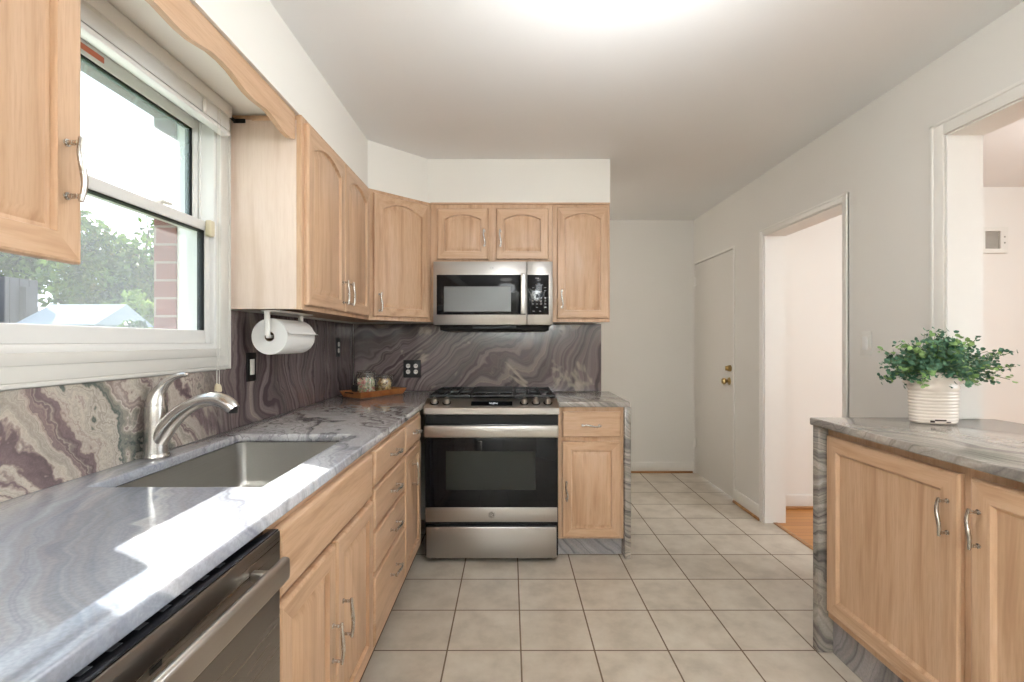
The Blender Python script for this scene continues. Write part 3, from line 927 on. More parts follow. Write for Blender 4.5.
# run behind the dishwasher towards the camera
t = lbase('oak end cabinet at the near end of the left run', -0.3, 0.39)
m = MB(); m.box(-1.10, -0.530, -0.28, 0.388, ZB0, ZB1); m.build('carcass', M_wood['Z'], t, smooth=False)
m = MB(); face_frame(m, M_lb, [-0.28, 0.388], [ZB0, ZB1], [], -0.0195, 0.0); m.build('face_frame', M_wood['Y'], t, smooth=False)
toe(t, -0.28, 0.388)
d1 = door('door', Mf, -0.26, 0.37, 0.150, 0.862, t, axes=('Z', 'Y')); handle(Mh, 0.33, 0.7, True, d1)

# --- base cabinet right of the range
M_rb = frame((0, 2.868, 0), (1, 0, 0), (0, -1, 0))
t = thing('base_cabinet', 'oak cabinet with one drawer over one door right of the range', 'cabinet', (0.46, 3.15, 0))
m = MB(); m.box(0.282, 0.662, 2.888, YB - 0.025, ZB0, ZB1); m.build('carcass', M_wood['Z'], t, smooth=False)
m = MB(); face_frame(m, M_rb, [0.282, 0.664], [ZB0, ZB1], [], -0.0195, 0.0); m.build('face_frame', M_wood['Z'], t, smooth=False)
m = MB(); m.box(0.282, 0.664, 2.915, 2.93, 0.001, ZB0); m.build('toe_kick', M_toe_stone, t, smooth=False)
Mf2 = M_rb @ Matrix.Translation((0, 0, 0.001)); Mh2 = M_rb @ Matrix.Translation((0, 0, 0.020))
d1 = door('drawer', Mf2, 0.306, 0.645, 0.708, 0.856, t, style='slab', axes=('X', 'X')); handle(Mh2, 0.470, 0.778, False, d1)
d1 = door('door', Mf2, 0.304, 0.645, 0.124, 0.684, t, axes=('Z', 'X')); handle(Mh2, 0.328, 0.40, True, d1)

# --- peninsula cabinet on the right
M_pb = frame((1.290, 0, 0), (0, -1, 0), (-1, 0, 0))
t = thing('base_cabinet', 'wide oak cabinet with two doors under the pass-through counter', 'cabinet', (1.53, 1.4, 0))
PZ0, PZ1 = 0.150, 0.918
m = MB(); m.box(1.310, XR - 0.004, 0.745, 1.986, PZ0, PZ1); m.build('carcass', M_wood['Z'], t, smooth=False)
m = MB(); face_frame(m, M_pb, [-1.986, -1.95, -1.392, -1.35, -0.78, -0.745], [PZ0, PZ0 + 0.02, PZ1 - 0.03, PZ1], [], -0.0195, 0.0); m.build('face_frame', M_wood['Z'], t, smooth=False)
m = MB(); m.box(1.310, 1.325, 0.745, 1.986, 0.001, PZ0); m.build('toe_kick', M_toe_stone, t, smooth=False)
Mf3 = M_pb @ Matrix.Translation((0, 0, 0.001)); Mh3 = M_pb @ Matrix.Translation((0, 0, 0.020))
d1 = door('door', Mf3, -1.970, -1.388, 0.182, 0.888, t, style='flat', axes=('Z', 'Y'), rail=0.058); handle(Mh3, -1.422, 0.755, True, d1, 0.10)
d1 = door('door', Mf3, -1.355, -0.770, 0.182, 0.888, t, style='flat', axes=('Z', 'Y'), rail=0.058); handle(Mh3, -1.328, 0.755, True, d1, 0.10)

# ------------------------------------------------------------------ worktops and backsplashes
ZT0, ZT1 = 0.884, 0.914
m = MB()
m.plate([XL + 0.003, -1.02, -0.60, -0.4905], [-0.30, 1.18, 1.85, 3.452], lambda u, v: not (-1.02 < u < -0.60 and 1.18 < v < 1.85), ZT0, ZT1, XY, bevel=0.005)
tag(m.build('countertop', M_counter_left, angle=50), 'long lavender grey stone worktop tinted with painted sky reflection under the window with a sink cutout', 'countertop')
CT = thing('countertop', 'short stone worktop right of the range, ending in a thin waterfall slab', 'countertop', (0.48, 3.15, 0))
m = MB(); m.plate([0.281, 0.698], [2.838, 3.452], lambda u, v: True, ZT0, ZT1, XY, bevel=0.004); m.build('slab', M_counter_grey, CT, angle=50)
m = MB(); m.box(0.666, 0.702, 2.842, 3.450, 0.001, ZT0 - 0.0005, 0.002); m.build('waterfall_panel', M_fall, CT)
CT = thing('countertop', 'grey stone peninsula worktop on the right passing through the wall opening', 'countertop', (1.53, 1.4, 0))
m = MB(); m.plate([1.240, XR - 0.003, XR + 0.185], [0.70, 1.986, 2.030], lambda u, v: not (u > XR - 0.003 and v > 1.986), 0.920, 0.950, XY, bevel=0.005); m.build('slab', M_counter_grey, CT, angle=50)
m = MB(); m.box(1.252, XR - 0.004, 1.9885, 2.026, 0.001, 0.9195, 0.002); m.build('waterfall_panel', M_fall, CT)

mb = MB()
mb.plate([0.0, 0.927, 1.9335, 3.452], [0.9145, 1.155, 1.389], lambda u, v: not (v > 1.155 and (0.927 < u < 1.9335)), XL, XL + 0.016, YZ)
tag(mb.build('backsplash', M_splash_left, smooth=False), 'swirled mauve and cream stone backsplash along the window wall', 'backsplash')
m = MB(); m.box(XL + 0.018, 0.643, 3.455, 3.473, 0.9145, 1.389)
tag(m.build('backsplash', M_splash_rear, smooth=False), 'dark streaked mauve stone backsplash behind the range', 'backsplash')

# ------------------------------------------------------------------ sink and faucet
def rrect(x0, x1, y0, y1, r, z, n=5):
    pts = []
    for (cx, cy, a0) in ((x1 - r, y1 - r, 0), (x0 + r, y1 - r, 90), (x0 + r, y0 + r, 180), (x1 - r, y0 + r, 270)):
        for k in range(n + 1):
            a = math.radians(a0 + 90 * k / n)
            pts.append((cx + r * math.cos(a), cy + r * math.sin(a), z))
    return pts
SK = thing('kitchen_sink', 'undermount stainless steel sink basin set in the stone worktop', 'sink', (-0.81, 1.515, 0.68))
m = MB()
sx0, sx1, sy0, sy1 = -1.026, -0.594, 1.174, 1.856
m.loft([rrect(sx0 - .02, sx1 + .02, sy0 - .02, sy1 + .02, .03, .8825), rrect(sx0, sx1, sy0, sy1, .03, .8825),
        rrect(sx0 + .004, sx1 - .004, sy0 + .004, sy1 - .004, .03, .74), rrect(sx0 + .012, sx1 - .012, sy0 + .012, sy1 - .012, .035, .705),
        rrect(sx0 + .03, sx1 - .03, sy0 + .03, sy1 - .03, .04, .692), rrect(-.86, -.76, 1.465, 1.565, .045, .685)], cap0=False, cap1=True)
o = m.build('basin', M_sink, SK, angle=60)
md = o.modifiers.new('sheet', 'SOLIDIFY'); md.thickness = 0.0015; md.offset = -1
m = MB(); m.lathe([(0.045, 0.0), (0.045, 0.003), (0.034, 0.004), (0.030, 0.001), (0.004, 0.0008)], (-0.81, 1.515, 0.686), 28); m.build('drain', M_nickel, SK)

FC = thing('kitchen_faucet', 'brushed nickel single-lever faucet standing behind the sink', 'faucet', (-1.068, 1.475, ZT1))
fx, fy, fz = -1.066, 1.475, ZT1 + 0.0006
m = MB()
m.lathe([(0.0, 0.0), (0.0355, 0.0), (0.0365, 0.003), (0.0345, 0.012), (0.0335, 0.0135), (0.0335, 0.015), (0.0325, 0.03), (0.0312, 0.07), (0.0305, 0.110), (0.0300, 0.150), (0.029, 0.156), (0.0, 0.156)], (fx, fy, fz), 32, caps=False)
m.build('body', M_faucet, FC)
m = MB()
sp = [(0.0, .040), (0.020, .074), (0.050, .112), (0.085, .143), (0.120, .163), (0.150, .173), (0.180, .176), (0.205, .170), (0.226, .157), (0.238, .145)]
rs = [0.0285, 0.0285, 0.0255, 0.0225, 0.0205, 0.0200, 0.0205, 0.0212, 0.0212, 0.0190]
def smooth_path(p, k=4):
    out = []
    P = [p[0]] + list(p) + [p[-1]]
    for i in range(1, len(P) - 2):
        for j in range(k):
            t_ = j / k
            out.append(tuple(0.5 * ((2 * P[i][c]) + (-P[i-1][c] + P[i+1][c]) * t_ + (2*P[i-1][c] - 5*P[i][c] + 4*P[i+1][c] - P[i+2][c]) * t_**2 + (-P[i-1][c] + 3*P[i][c] - 3*P[i+1][c] + P[i+2][c]) * t_**3) for c in range(len(p[0]))))
    out.append(tuple(p[-1]))
    return out
sr = smooth_path([(a[0], a[1], r) for a, r in zip(sp, rs)])
m.tube([(fx + a, fy - 0.02 * a, fz + b) for a, b, _ in sr], [r for _, _, r in sr], 20)
sp_o = m.build('spout', M_faucet, FC)
m = MB(); m.lathe([(0.0, -.006), (0.0150, -.006), (0.0158, 0.006), (0.0, 0.006)], (fx + 0.233, fy - 0.005, fz + 0.141), 20, caps=False); m.build('aerator', M_blackmat, sp_o)
m = MB()
hp = [(0.0, .157, .0288), (0.001, .170, .0275), (0.005, .186, .0235), (0.014, .204, .0175), (0.030, .224, .0125), (0.054, .240, .0092), (0.078, .248, .0078), (0.092, .249, .0066), (0.096, .248, .003)]
hr = smooth_path(hp)
m.tube([(fx + a, fy, fz + b) for a, b, _ in hr], [r for _, _, r in hr], 20)
m.build('lever', M_faucet, FC)

# ------------------------------------------------------------------ dishwasher
DW = thing('dishwasher', 'slate steel dishwasher under the worktop at lower left with bar handle', 'dishwasher', (-0.8, 0.70, 0))
m = MB(); m.box(-1.08, -0.512, 0.394, 1.004, 0.09, 0.874); m.build('tub_body', M_blackmat, DW, smooth=False)
dd = MB().box(-0.511, -0.471, 0.396, 1.005, 0.115, 0.8775, 0.003).build('door', M_steel_dw, DW)
m = MB(); m.box(-0.5105, -0.4735, 0.398, 1.003, 0.8770, 0.8795, 0.001); cp = m.build('control_strip', M_glassblack, dd)
mi = plain('grey_print', srgb(62, 64, 68), 0.5)
for k in range(9):
    yy = 0.47 + k * 0.045
    m = MB(); m.box(-0.500, -0.492, yy, yy + 0.018, 0.8796, 0.8799); m.build('touch_key', mi, cp)
m = MB(); m.box(-0.4708, -0.4700, 0.640, 0.662, 0.826, 0.834); m.build('badge', M_blackmat, dd)
m = MB(); m.box(-0.434, -0.416, 0.45, 0.932, 0.812, 0.856, 0.007, 3)
for yy in (0.49, 0.893):
    m.box(-0.4705, -0.430, yy - 0.008, yy + 0.008, 0.826, 0.844, 0.003)
m.build('handle', steel('slate_steel_bar', (0.44, 0.41, 0.38, 1), 0.3, 'Y', 0.03, 0), dd)
m = MB(); m.box(-0.60, -0.585, 0.394, 1.004, 0.001, 0.11); m.build('toe_panel', M_blackmat, DW, smooth=False)

# ------------------------------------------------------------------ range
RX0, RX1, RY = -0.4885, 0.2775, 2.795
RG = thing('gas_range', 'stainless slide-in gas range with black glass oven door', 'range', ((RX0 + RX1) / 2, 3.1, 0))
m = MB(); m.box(RX0, RX1, RY + 0.03, 3.448, 0.03, 0.895)
for sx in (RX0 + 0.03, RX1 - 0.06):
    for sy in (RY + 0.06, 3.39):
        m.box(sx, sx + 0.03, sy, sy + 0.03, 0.0, 0.03)
m.build('body', M_blackmat, RG, smooth=False)
m = MB(); m.box(RX0 + 0.012, RX1 - 0.012, RY - 0.004, RY + 0.028, 0.030, 0.208, 0.004); m.build('drawer', M_steel, RG)
# oven door
od = MB().box(RX0 + 0.004, RX1 - 0.004, RY, RY + 0.028, 0.232, 0.795, 0.004).build('oven_door', M_black, RG)
m = MB(); m.box(RX0 + 0.008, RX1 - 0.008, RY - 0.006, RY + 0.002, 0.322, 0.755, 0.002); m.build('glass', M_glassblack, od)
m = MB(); m.box(-0.365, 0.145, RY - 0.0075, RY - 0.0062, 0.42, 0.64); m.build('window', M_ovenwin, od)
m = MB(); m.box(RX0 + 0.008, RX1 - 0.008, RY - 0.008, RY + 0.002, 0.238, 0.319, 0.002); st_ = m.build('trim_band', M_steel, od)
def badge(c, r, parent):
    m = MB(); m.lathe([(r, 0.0), (r, -0.0012), (0.0, -0.0014)], c, 24, 'Y', caps=False)
    o = m.build('badge', plain('badge_grey', (0.22, 0.21, 0.2, 1), 0.35, 1.0) if 'badge_grey' not in bpy.data.materials else bpy.data.materials['badge_grey'], parent)
    m = MB()
    m.tube([(c[0] + r * .86 * math.cos(a * PI / 12), c[1] - 0.0014, c[2] + r * .86 * math.sin(a * PI / 12)) for a in range(25)], r * 0.07, 6)
    m.tube([(c[0] - r * .12 + r * .36 * math.cos(a * PI / 8), c[1] - 0.0016, c[2] + r * .36 * math.sin(a * PI / 8)) for a in range(3, 16)], r * 0.07, 6)
    m.tube([(c[0] + r * .30 + r * .26 * math.cos(a * PI / 8), c[1] - 0.0016, c[2] - r * .1 + r * .32 * math.sin(a * PI / 8)) for a in range(2, 15)], r * 0.07, 6)
    m.build('emblem', M_steel, o)
badge((-0.105, RY - 0.0082, 0.279), 0.020, st_)
m = MB(); m.box(RX0 + 0.006, RX1 - 0.006, RY - 0.058, RY - 0.034, 0.726, 0.794, 0.008, 3)
for hx in (RX0 + 0.05, RX1 - 0.05):
    m.box(hx - 0.012, hx + 0.012, RY - 0.036, RY + 0.002, 0.738, 0.766, 0.003)
m.build('handle', M_steel, od)
# control panel: vertical lip plus a sloping deck
cpn = MB()
prof_ = [(RY - 0.004, 0.848), (RY - 0.012, 0.852), (RY - 0.012, 0.886), (RY - 0.006, 0.890), (RY + 0.095, 0.929), (RY + 0.105, 0.929), (RY + 0.105, 0.848)]
cpn.loft([[(RX0 - 0.002, y, z) for y, z in prof_], [(RX1 + 0.002, y, z) for y, z in prof_]])
cpo = cpn.build('control_panel', M_steel, RG, angle=20)
sl = Vector((0, 0.101, 0.039)).normalized(); nn = Vector((0, -sl.z, sl.y))
for kx in (-0.437, -0.366, 0.082, 0.150, 0.218):
    c0 = Vector((kx, RY + 0.040, 0.890 + 0.039 * 0.455 + 0.0008))
    m = MB(); m.tube([tuple(c0), tuple(c0 + nn * 0.004), tuple(c0 + nn * 0.0045)], [0.025, 0.025, 0.020], 24); m.build('knob_ring', M_black, cpo)
    m = MB(); m.tube([tuple(c0 + nn * 0.0047), tuple(c0 + nn * 0.024), tuple(c0 + nn * 0.030), tuple(c0 + nn * 0.031)], [0.019, 0.0165, 0.0145, 0.004], 24)
    m.tube([tuple(c0 + nn * 0.020 + Vector((0, -0.0165, 0)) * 1), tuple(c0 + nn * 0.031 + sl * 0.0145), ], 0.004, 8)
    m.build('knob', M_steel, cpo)
MD = Matrix.Identity(4); MD.col[0] = (1, 0, 0, 0); MD.col[1] = (*sl, 0); MD.col[2] = (*nn, 0); MD.col[3] = (0, RY - 0.006, 0.890, 1)
m = MB(); m.box(-0.224, 0.014, 0.018, 0.068, 0.0005, 0.0025, M=MD); dp = m.build('display', M_glassblack, cpo)
def seg7(m, ch, x, y, s):
    S = {'a': (0, 2, 1, 2), 'b': (1, 1, 1, 2), 'c': (1, 0, 1, 1), 'd': (0, 0, 1, 0), 'e': (0, 0, 0, 1), 'f': (0, 1, 0, 2), 'g': (0, 1, 1, 1)}
    for k in {'2': 'abged', '4': 'fgbc', '1': 'bc'}[ch]:
        a, b, c_, d_ = S[k]
        m.box(x + a * s - .0008, x + c_ * s + .0008, y + b * s * .95 - .0008, y + d_ * s * .95 + .0008, 0.0026, 0.0029, M=MD)
m = MB(); seg7(m, '4', -0.118, 0.034, 0.009); seg7(m, '2', -0.099, 0.034, 0.009); seg7(m, '4', -0.083, 0.034, 0.009)
m.build('clock_digits', M_digit, dp)
# cooktop
m = MB(); m.box(RX0 - 0.001, RX1 + 0.001, RY + 0.106, 3.448, 0.896, 0.922, 0.004); ck = m.build('cooktop', M_black, RG)
for gx0, gx1 in ((RX0 + 0.008, RX0 + 0.250), (RX0 + 0.256, RX1 - 0.256), (RX1 - 0.250, RX1 - 0.008)):
    m = MB(); ya, yb, zt = RY + 0.118, 3.436, 0.9475
    for xx in (gx0, gx1 - 0.012):
        m.box(xx, xx + 0.012, ya, yb, zt - 0.014, zt, 0.002)
    for yy in (ya, (ya + yb) / 2 - 0.006, yb - 0.012):
        m.box(gx0, gx1, yy, yy + 0.012, zt - 0.014, zt, 0.002)
    for xx in (gx0 + (gx1 - gx0) * 0.35, gx0 + (gx1 - gx0) * 0.65):
        m.box(xx - 0.005, xx + 0.005, ya, yb, zt - 0.012, zt, 0.002)
    for xx in (gx0 + 0.002, gx1 - 0.012):
        for yy in (ya + 0.002, yb - 0.012):
            m.box(xx, xx + 0.010, yy, yy + 0.010, 0.9222, zt - 0.012)
    m.build('grate', M_iron, ck)
for bx, by in ((-0.36, 2.99), (-0.36, 3.29), (-0.105, 3.14), (0.15, 2.99), (0.15, 3.29)):
    m = MB(); m.lathe([(0.042, 0.0), (0.042, 0.008), (0.034, 0.012), (0.0, 0.013)], (bx, by, 0.922), 24, caps=False); m.build('burner', M_iron, ck)
# griddle plate on the middle grate
m = MB(); m.box(RX0 + 0.262, RX1 - 0.262, RY + 0.20, 3.38, 0.948, 0.956, 0.003); m.build('griddle', M_iron, ck)

# ------------------------------------------------------------------ microwave
MX0, MX1, MY, MZ0, MZ1 = -0.484, 0.269, 3.092, 1.370, 1.770
MW = thing('microwave_oven', 'stainless over-the-range microwave with black glass door', 'microwave', ((MX0 + MX1) / 2, 3.28, MZ0))
m = MB(); m.box(MX0 + 0.003, MX1 - 0.003, MY + 0.03, 3.450, MZ0 - 0.002, MZ1 - 0.002); m.build('housing', M_blackmat, MW, smooth=False)
m = MB()
pv = [(MY + 0.045, MZ0 - 0.003), (MY + 0.065, MZ0 - 0.034), (3.44, MZ0 - 0.034), (3.44, MZ0 - 0.003)]
m.loft([[(MX0 + 0.035, y, z) for y, z in pv], [(MX1 - 0.02, y, z) for y, z in pv]])
m.box(-0.24, 0.04, MY + 0.032, MY + 0.07, MZ0 - 0.022, MZ0 - 0.004)
m.build('bottom_vent', M_blackmat, MW, smooth=False)
md_ = MB().box(MX0, 0.1055, MY, MY + 0.03, MZ0, MZ1, 0.004).build('door', M_steel, MW)
m = MB(); m.box(MX0 + 0.021, 0.098, MY - 0.0035, MY + 0.002, 1.434, 1.686, 0.002); m.build('glass', M_glassblack, md_)
m = MB(); m.box(-0.416, 0.006, MY - 0.0048, MY - 0.0036, 1.454, 1.612); m.build('window', M_mwwin, md_)
m = MB(); m.box(0.066, 0.098, MY - 0.040, MY - 0.022, 1.438, 1.690, 0.006, 3)
for zz in (1.452, 1.676):
    m.box(0.072, 0.092, MY - 0.026, MY - 0.003, zz - 0.009, zz + 0.009, 0.003)
m.build('handle', M_steel, md_)
badge((-0.115, MY - 0.0002, 1.728), 0.011, md_)
cp_ = MB().box(0.107, MX1, MY, MY + 0.03, MZ0, MZ1, 0.004).build('control_side', M_steel, MW)
kp = MB().box(0.110, MX1 - 0.024, MY - 0.0035, MY + 0.002, 1.434, 1.686, 0.002).build('keypad', M_glassblack, cp_)
mk = plain('key_print', srgb(120, 120, 122), 0.5)
m = MB(); m.box(0.160, 0.182, MY - 0.0040, MY - 0.0034, 1.660, 1.668); m.build('display', mk, kp)
rows = [(1.622, (0.165, 0.200)), (1.605, (0.147, 0.185, 0.222)), (1.586, (0.147, 0.182, 0.222)), (1.556, (0.155, 0.185)), (1.540, (0.145, 0.170, 0.195, 0.223)), (1.521, (0.145, 0.170, 0.195, 0.223)), (1.502, (0.145, 0.170, 0.195, 0.223)), (1.480, (0.170, 0.223)), (1.456, (0.150, 0.190))]
for zz, xs in rows:
    for xx in xs:
        m = MB(); m.box(xx - 0.006, xx + 0.006, MY - 0.0040, MY - 0.0034, zz - 0.0025, zz + 0.0025); m.build('key', mk, kp)

# ------------------------------------------------------------------ switches and sockets
def rocker(name, label, M, u, v, w_, h_, plate_mat, rock_mat, cat, gang=1, outlet=False):
    t = thing(name, label, cat, tuple(M @ Vector((u, v, 0.0))))
    m = MB(); m.box(u - w_ / 2, u + w_ / 2, v - h_ / 2, v + h_ / 2, 0.0005, 0.006, 0.002, M=M); m.build('plate', plate_mat, t)
    for g in range(gang):
        uu = u + (g - (gang - 1) / 2) * w_ * 0.44
        if outlet:
            for s in (-1, 1):
                m = MB(); vv = v + s * h_ * 0.165
                m.loft([[(uu + 0.0155 * max(-0.92, min(0.92, math.cos(a))) , vv + 0.0155 * math.sin(a), z_) for a in [2 * PI * k / 24 for k in range(24)]] for z_ in (0.0055, 0.0085)], M=M)
                so = m.build('receptacle', rock_mat, t)
                m = MB()
                for q in (-0.006, 0.006): m.box(uu + q - .0012, uu + q + .0012, vv - .001, vv + .008, 0.0086, 0.0090, M=M)
                m.build('slots', M_blackmat, so)
        else:
            m = MB(); m.box(uu - 0.0165, uu + 0.0165, v - 0.033, v + 0.033, 0.0055, 0.0095, 0.0015, M=M); m.build('rocker', rock_mat, t)
    return t
M_wl = frame((XL + 0.016, 0, 0), (0, 1, 0), (1, 0, 0))
M_wb = frame((0, 3.455, 0), (1, 0, 0), (0, -1, 0))
M_wr = frame((XR, 0, 0), (0, -1, 0), (-1, 0, 0))
rocker('wall_switch', 'white rocker switch on a black plate below the paper towel', M_wl, 2.085, 1.156, 0.074, 0.122, M_blackmat, M_whiteplastic, 'switch')
t = rocker('wall_outlet', 'narrow black outlet plate on the left backsplash near the corner', M_wl, 3.14, 1.227, 0.074, 0.122, M_blackmat, M_whiteplastic, 'outlet', outlet=True)
rocker('wall_outlet', 'square black double outlet plate left of the range', M_wb, -0.690, 1.073, 0.122, 0.124, M_blackmat, M_whiteplastic, 'outlet', gang=2, outlet=True)
rocker('wall_switch', 'white rocker switch on the white wall beside the doorway', M_wr, -2.440, 1.256, 0.078, 0.118, M_whiteplastic, M_vinyl, 'switch')

# ------------------------------------------------------------------ paper towel
PX, PZ = -0.978, 1.284
t = thing('paper_towel_holder', 'white paper towel holder screwed under the left upper cabinet', 'holder', (PX, 2.13, 1.39))
m = MB(); m.box(PX - 0.022, PX + 0.055, 1.965, 2.30, 1.384, 1.3905, 0.002); m.build('mounting_plate', M_whiteplastic, t)
for yy in (1.974, 2.290):
    m = MB(); m.tube([(PX, yy, 1.386), (PX, yy, 1.32), (PX, yy, PZ + 0.004)], [0.0115, 0.011, 0.012], 16); m.build('arm', M_whiteplastic, t)
m = MB(); m.tube([(PX, 1.974, PZ), (PX, 2.290, PZ)], 0.007, 12); m.build('spindle', M_whiteplastic, t)
t = thing('paper_towel_roll', 'white paper towel roll hanging under the left upper cabinet', 'paper towel', (PX, 2.13, PZ))
m = MB()
R0, R1 = 0.020, 0.073
ya, yb = 1.992, 2.272
m.lathe([(R0, 0), (R1, 0), (R1 + .0005, .002), (R1 + .0005, yb - ya - .002), (R1, yb - ya), (R0, yb - ya), (R0, 0)], (PX, ya, PZ), 48, 'Y', caps=False)
m.build('paper', M_paper, t)
m = MB(); m.lathe([(R0 - .002, 0.001), (R0 - .0002, 0.001), (R0 - .0002, yb - ya - .001), (R0 - .002, yb - ya - .001), (R0 - .002, 0.001)], (PX, ya, PZ), 32, 'Y', caps=False); m.build('cardboard_core', M_card, t)
m = MB()
tailp = [(PX + (R1 + .001) * math.cos(a), PZ + (R1 + .001) * math.sin(a)) for a in [math.radians(x) for x in range(95, 18, -8)]]
tailp += [(PX + R1 + 0.008, PZ + 0.012), (PX + R1 + 0.018, PZ + 0.010)]
m.loft([[(x, ya + .003, z) for x, z in tailp] + [(x + .0004, ya + .003, z + .0008) for x, z in reversed(tailp)],
        [(x, yb - .003, z) for x, z in tailp] + [(x + .0004, yb - .003, z + .0008) for x, z in reversed(tailp)]])
m.build('loose_sheet', M_paper, t)

# ------------------------------------------------------------------ tray and jars
TA = math.radians(57.0)
tu = Vector((math.cos(TA), math.sin(TA), 0)); tn = Vector((-math.sin(TA), math.cos(TA), 0))
TO = Vector((-0.915, 3.005, ZT1 + 0.001))
MT = Matrix.Identity(4); MT.col[0] = (*tu, 0); MT.col[1] = (*tn, 0); MT.col[2] = (0, 0, 1, 0); MT.col[3] = (*TO, 1)
TL, TW = 0.36, 0.165
t = thing('serving_tray', 'honey bamboo serving tray in the counter corner holding two jars', 'tray', tuple(TO + tu * TL / 2 + tn * TW / 2))
m = MB()
m.box(0.0, TL, 0.0, TW, 0.0, 0.006, 0.002, M=MT)
m.build('base', M_tray, t)
def wallp(p0, p1, out, hole=False):
    # slanting side
    a, b = Vector(p0), Vector(p1)
    o = Vector(out)
    h = 0.036
    m = MB()
    d_ = (b - a)
    q = [a, b, b + o * 0.016 + d_.normalized() * 0.016 + Vector((0, 0, h)), a + o * 0.016 - d_.normalized() * 0.016 + Vector((0, 0, h))]
    th = o * -0.007
    m.loft([[tuple(v) for v in q], [tuple(v + th) for v in q]], M=MT)
    return m
for p0, p1, out in (((0, 0, 0.003), (TL, 0, 0.003), (0, -1, 0)), ((TL, TW, 0.003), (0, TW, 0.003), (0, 1, 0)), ((TL, 0, 0.003), (TL, TW, 0.003), (1, 0, 0)), ((0, TW, 0.003), (0, 0, 0.003), (-1, 0, 0))):
    wallp(p0, p1, out).build('side', M_tray, t, smooth=False)
m = MB(); m.tube([tuple(MT @ Vector((-0.016, TW * .3, 0.030))), tuple(MT @ Vector((-0.034, TW * .38, 0.034))), tuple(MT @ Vector((-0.034, TW * .62, 0.034))), tuple(MT @ Vector((-0.016, TW * .7, 0.030)))], 0.004, 8); m.build('grip', M_blackmat, t)

def jar(name, label, cu, cv, r, h, seed, mats, cname, clabel, ccat, tagit):
    c = MT @ Vector((cu, cv, 0.0065))
    t = thing(name, label, 'jar', tuple(c))
    m = MB()
    pr = [(0.0, 0.0), (r * .86, 0.0), (r * .97, 0.008), (r, 0.02), (r, h * .72), (r * .93, h * .82), (r * .84, h * .86), (r * .84, h * .9),
          (r * .80, h * .9), (r * .80, h * .86), (r * .90, h * .80), (r * .95, h * .7), (r * .95, 0.022), (r * .9, 0.008), (0.0, 0.006)]
    m.lathe(pr, c, 32, caps=False); m.build('glass_body', M_jar, t)
    m = MB(); m.lathe([(0.0, h * .905), (r * .86, h * .905), (r * .88, h * .93), (r * .84, h * .975), (r * .6, h * .995), (0.0, h)], c, 32, caps=False); m.build('lid', M_jar, t)
    m = MB()
    m.tube([(c[0] + r * .865 * math.cos(a * PI / 16), c[1] + r * .865 * math.sin(a * PI / 16), c[2] + h * .875) for a in range(33)], 0.0016, 6)
    e = Vector((0.85, -0.52, 0)).normalized()
    for s in (-0.012, 0.012):
        pe = Vector((e.y, -e.x, 0)) * s
        m.tube([tuple(c + e * r * .90 + pe + Vector((0, 0, h * .95))), tuple(c + e * r * 1.10 + pe + Vector((0, 0, h * .88))), tuple(c + e * r * 1.08 + pe + Vector((0, 0, h * .72)))], 0.0016, 6)
    m.build('wire_clip', M_nickel, t)
    if tagit:
        e2 = Vector((-0.42, -0.90, 0)).normalized()
        m = MB(); cc = c + e2 * (r * 1.03) + Vector((-0.024, 0, h * .30))
        m.tube([tuple(cc - e2 * 0.001), tuple(cc + e2 * 0.003)], 0.026, 24); m.build('chalk_tag', M_blackmat, t)
    rnd = random.Random(seed)
    m = MB()
    for k in range(190):
        a = rnd.random() * 2 * PI; rr = r * .74 * math.sqrt(rnd.random()); z = 0.018 + rnd.random() * h * .56
        b = bmesh.new()
        bmesh.ops.create_icosphere(b, subdivisions=1, radius=0.011)
        M_ = Matrix.Translation(c + Vector((rr * math.cos(a), rr * math.sin(a), z))) @ Euler((rnd.random() * 6, rnd.random() * 6, rnd.random() * 6)).to_matrix().to_4x4() @ Matrix.Diagonal((1.0, .8, .45, 1))
        m._merge(b, M_, 0)
        k0 = rnd.randrange(len(mats))
        m.bm.faces.ensure_lookup_table()
        for fi in range(len(m.bm.faces) - 20, len(m.bm.faces)): m.bm.faces[fi].material_index = k0
    o = m.build(cname, mats)
    tag(o, clabel, ccat, kind='stuff')
jar('storage_jar', 'taller glass clip-top jar with a black tag on the tray', 0.115, 0.085, 0.068, 0.160, 3, M_sweets, 'sweets', 'mixed coloured sweets filling the taller jar', 'sweets', True)
jar('storage_jar', 'shorter glass clip-top jar of golden biscuits on the tray', 0.268, 0.085, 0.057, 0.128, 5, M_cookies, 'biscuits', 'golden brown biscuits filling the shorter jar', 'biscuits', False)

# ------------------------------------------------------------------ potted plant on the peninsula
pc = Vector((1.645, 1.905, 0.9512))
PT = thing('potted_plant', 'leafy green plant in a ribbed cream pot on the right worktop', 'plant', tuple(pc))
m = MB()
H = 0.195
PK = 0.87
pr = [(0.0, 0.0), (0.090, 0.0), (0.096, 0.006)]
z = 0.010
while z < 0.118:
    k = z / H
    rr = 0.0965 + 0.004 * k
    pr += [(rr - 0.0016, z), (rr + 0.0012, z + 0.004), (rr + 0.0012, z + 0.008), (rr - 0.0016, z + 0.012)]
    z += 0.0125
pr += [(0.0995, 0.128), (0.103, 0.132), (0.1035, 0.140), (0.1005, 0.145), (0.1005, 0.156), (0.103, 0.160), (0.1035, 0.167), (0.101, 0.172), (0.101, 0.184), (0.106, 0.190), (0.107, H), (0.101, H + 0.001), (0.097, H - 0.006), (0.096, 0.165), (0.0, 0.165)]
pr = [(r_ * PK, h_) for r_, h_ in pr]
m.lathe(pr, pc, 48, caps=False, sy=0.72)
pot = m.build('pot', M_ceramic, PT, angle=30)
m = MB(); 
